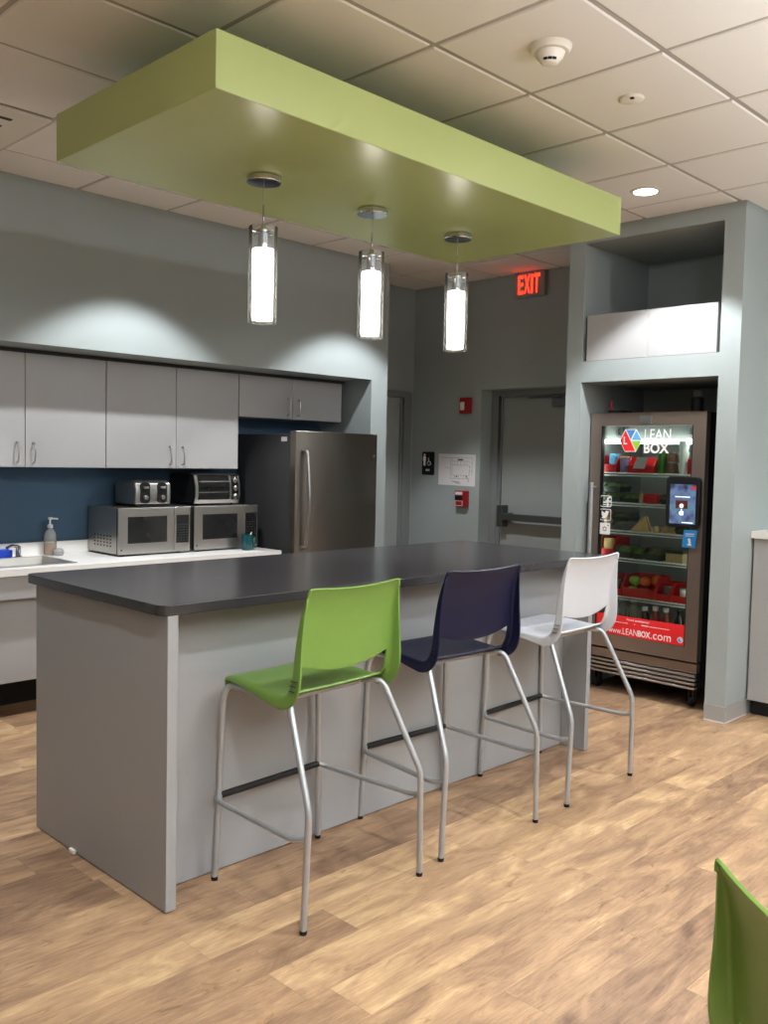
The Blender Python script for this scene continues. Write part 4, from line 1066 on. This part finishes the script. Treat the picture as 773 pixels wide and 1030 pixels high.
fruit(fx, 2.985, z + .006, .037, M['apple_r'], 'red apple at the front of the fruit bin', 'apple', 'apple')
fruit(fx + .022, 2.992, z + .072, .036, M['orange'], 'orange resting on the red apple in the fruit bin', 'orange', 'orange')
fruit(fx + .03, 2.925, z + .006, .033, M['apple_r'], 'small red apple in the right corner of the fruit bin', 'apple', 'apple')
fruit(fx + .06, 2.925, z + .078, .041, M['orange'], 'large orange at the top right of the fruit bin', 'orange', 'orange')
bin_(2.775, 2.880, z, .115, 'red bin with clear tub right of the fruit bin', lip=.4)
cupobj(2.818, z + .0045, .028, .032, .085, M['clear_pl'], 'clear tub in the red bin right of the fruit', 'snack_tub', 'tub', lid=M['clear_pl'])
bin_(2.662, 2.770, z, .115, 'red bin at the right end of the fruit shelf', lip=.4)
cupobj(2.705, z + .0045, .026, .030, .085, M['cup'], 'pale tub in the rightmost red bin of the fruit shelf', 'snack_tub', 'tub', lid=M['clear_pl'])
z = .412
clam(3.19, 3.31, z, .13, M['bread'], 'tan food box behind the left end of the red banner', False)
for k in range(2):
    bottle(3.145 - k * .085, z, .034, .235, M['clear_pl'], M['grey_pl'], ('left' if k == 0 else 'right') + ' clear water bottle behind the red banner')
bottle(2.975, z, .034, .185, M['dark_liquid'], M['white'], 'dark bottle with white cap behind the red banner')
for k in range(2):
    bottle(2.90 - k * .075, z, .033, .195, M['juice_red'], M['white'], ('left' if k == 0 else 'right') + ' red juice bottle with white cap behind banner')
bottle(2.73, z, .031, .19, M['dark_liquid'], M['black'], 'dark bottle with black cap at the right of the banner')

# things on top of the cooler
zt = 1.8955
t = thing('network_box', 'small black box with red indicator on top of the food cooler', 'electronic box', (5.66, 3.36, zt))
box(5.58, 5.74, 3.255, 3.345, zt, zt + .03).build('case', M['yoke'], t, bevel=.003)
MB().tube(round_path([(5.60, 3.335, zt + .03), (5.60, 3.34, zt + .06), (5.60, 3.335, zt + .095)], .02), .006, 8).build('red_tag', M['red'], t)
t = thing('camera_unit', 'black camera unit with clear dome standing on the food cooler', 'camera', (5.72, 2.77, zt))
MB().lathe([(0, zt), (.040, zt), (.040, zt + .10), (.030, zt + .11), (0, zt + .11)], (5.72, 2.77, 0), 20).build('body', M['black'], t)
MB().lathe([(.030, zt + .11), (.034, zt + .13), (.026, zt + .155), (0, zt + .165)], (5.72, 2.77, 0), 20).build('dome', M['clear_pl'], t)

# ------------------------------------------------------------------ light balance, camera
w = bpy.data.worlds.new('world'); scn.world = w; w.use_nodes = True
w.node_tree.nodes['Background'].inputs[0].default_value = (.9, .93, 1, 1)
w.node_tree.nodes['Background'].inputs[1].default_value = .8

cam = bpy.data.cameras.new('camera'); co = bpy.data.objects.new('camera', cam); COL.objects.link(co)
yaw, pitch, roll = math.radians(44.60635), math.radians(-3.37798), math.radians(1.24512)
f = Vector((math.cos(yaw) * math.cos(pitch), math.sin(yaw) * math.cos(pitch), math.sin(pitch)))
r = f.cross(Vector((0, 0, 1))).normalized(); u = r.cross(f)
c, s = math.cos(roll), math.sin(roll)
r2 = r * c + u * s; u2 = u * c - r * s
m4 = Matrix((r2, u2, -f)).transposed().to_4x4(); m4.translation = (0, 0, 1.56)
co.matrix_world = m4
cam.sensor_fit = 'VERTICAL'; cam.sensor_height = 24; cam.lens = 915.967 / 1030 * 24; cam.clip_start = .05
scn.camera = co
scn.view_settings.view_transform = 'Standard'; scn.view_settings.look = 'None'; scn.view_settings.gamma = 1
scn.view_settings.use_curve_mapping = False
scn.view_settings.exposure = .25
cy = scn.cycles
cy.use_denoising = True; cy.max_bounces = 10; cy.diffuse_bounces = 6; cy.glossy_bounces = 5; cy.transparent_max_bounces = 16
cy.caustics_reflective = False; cy.caustics_refractive = False; cy.sample_clamp_indirect = 6
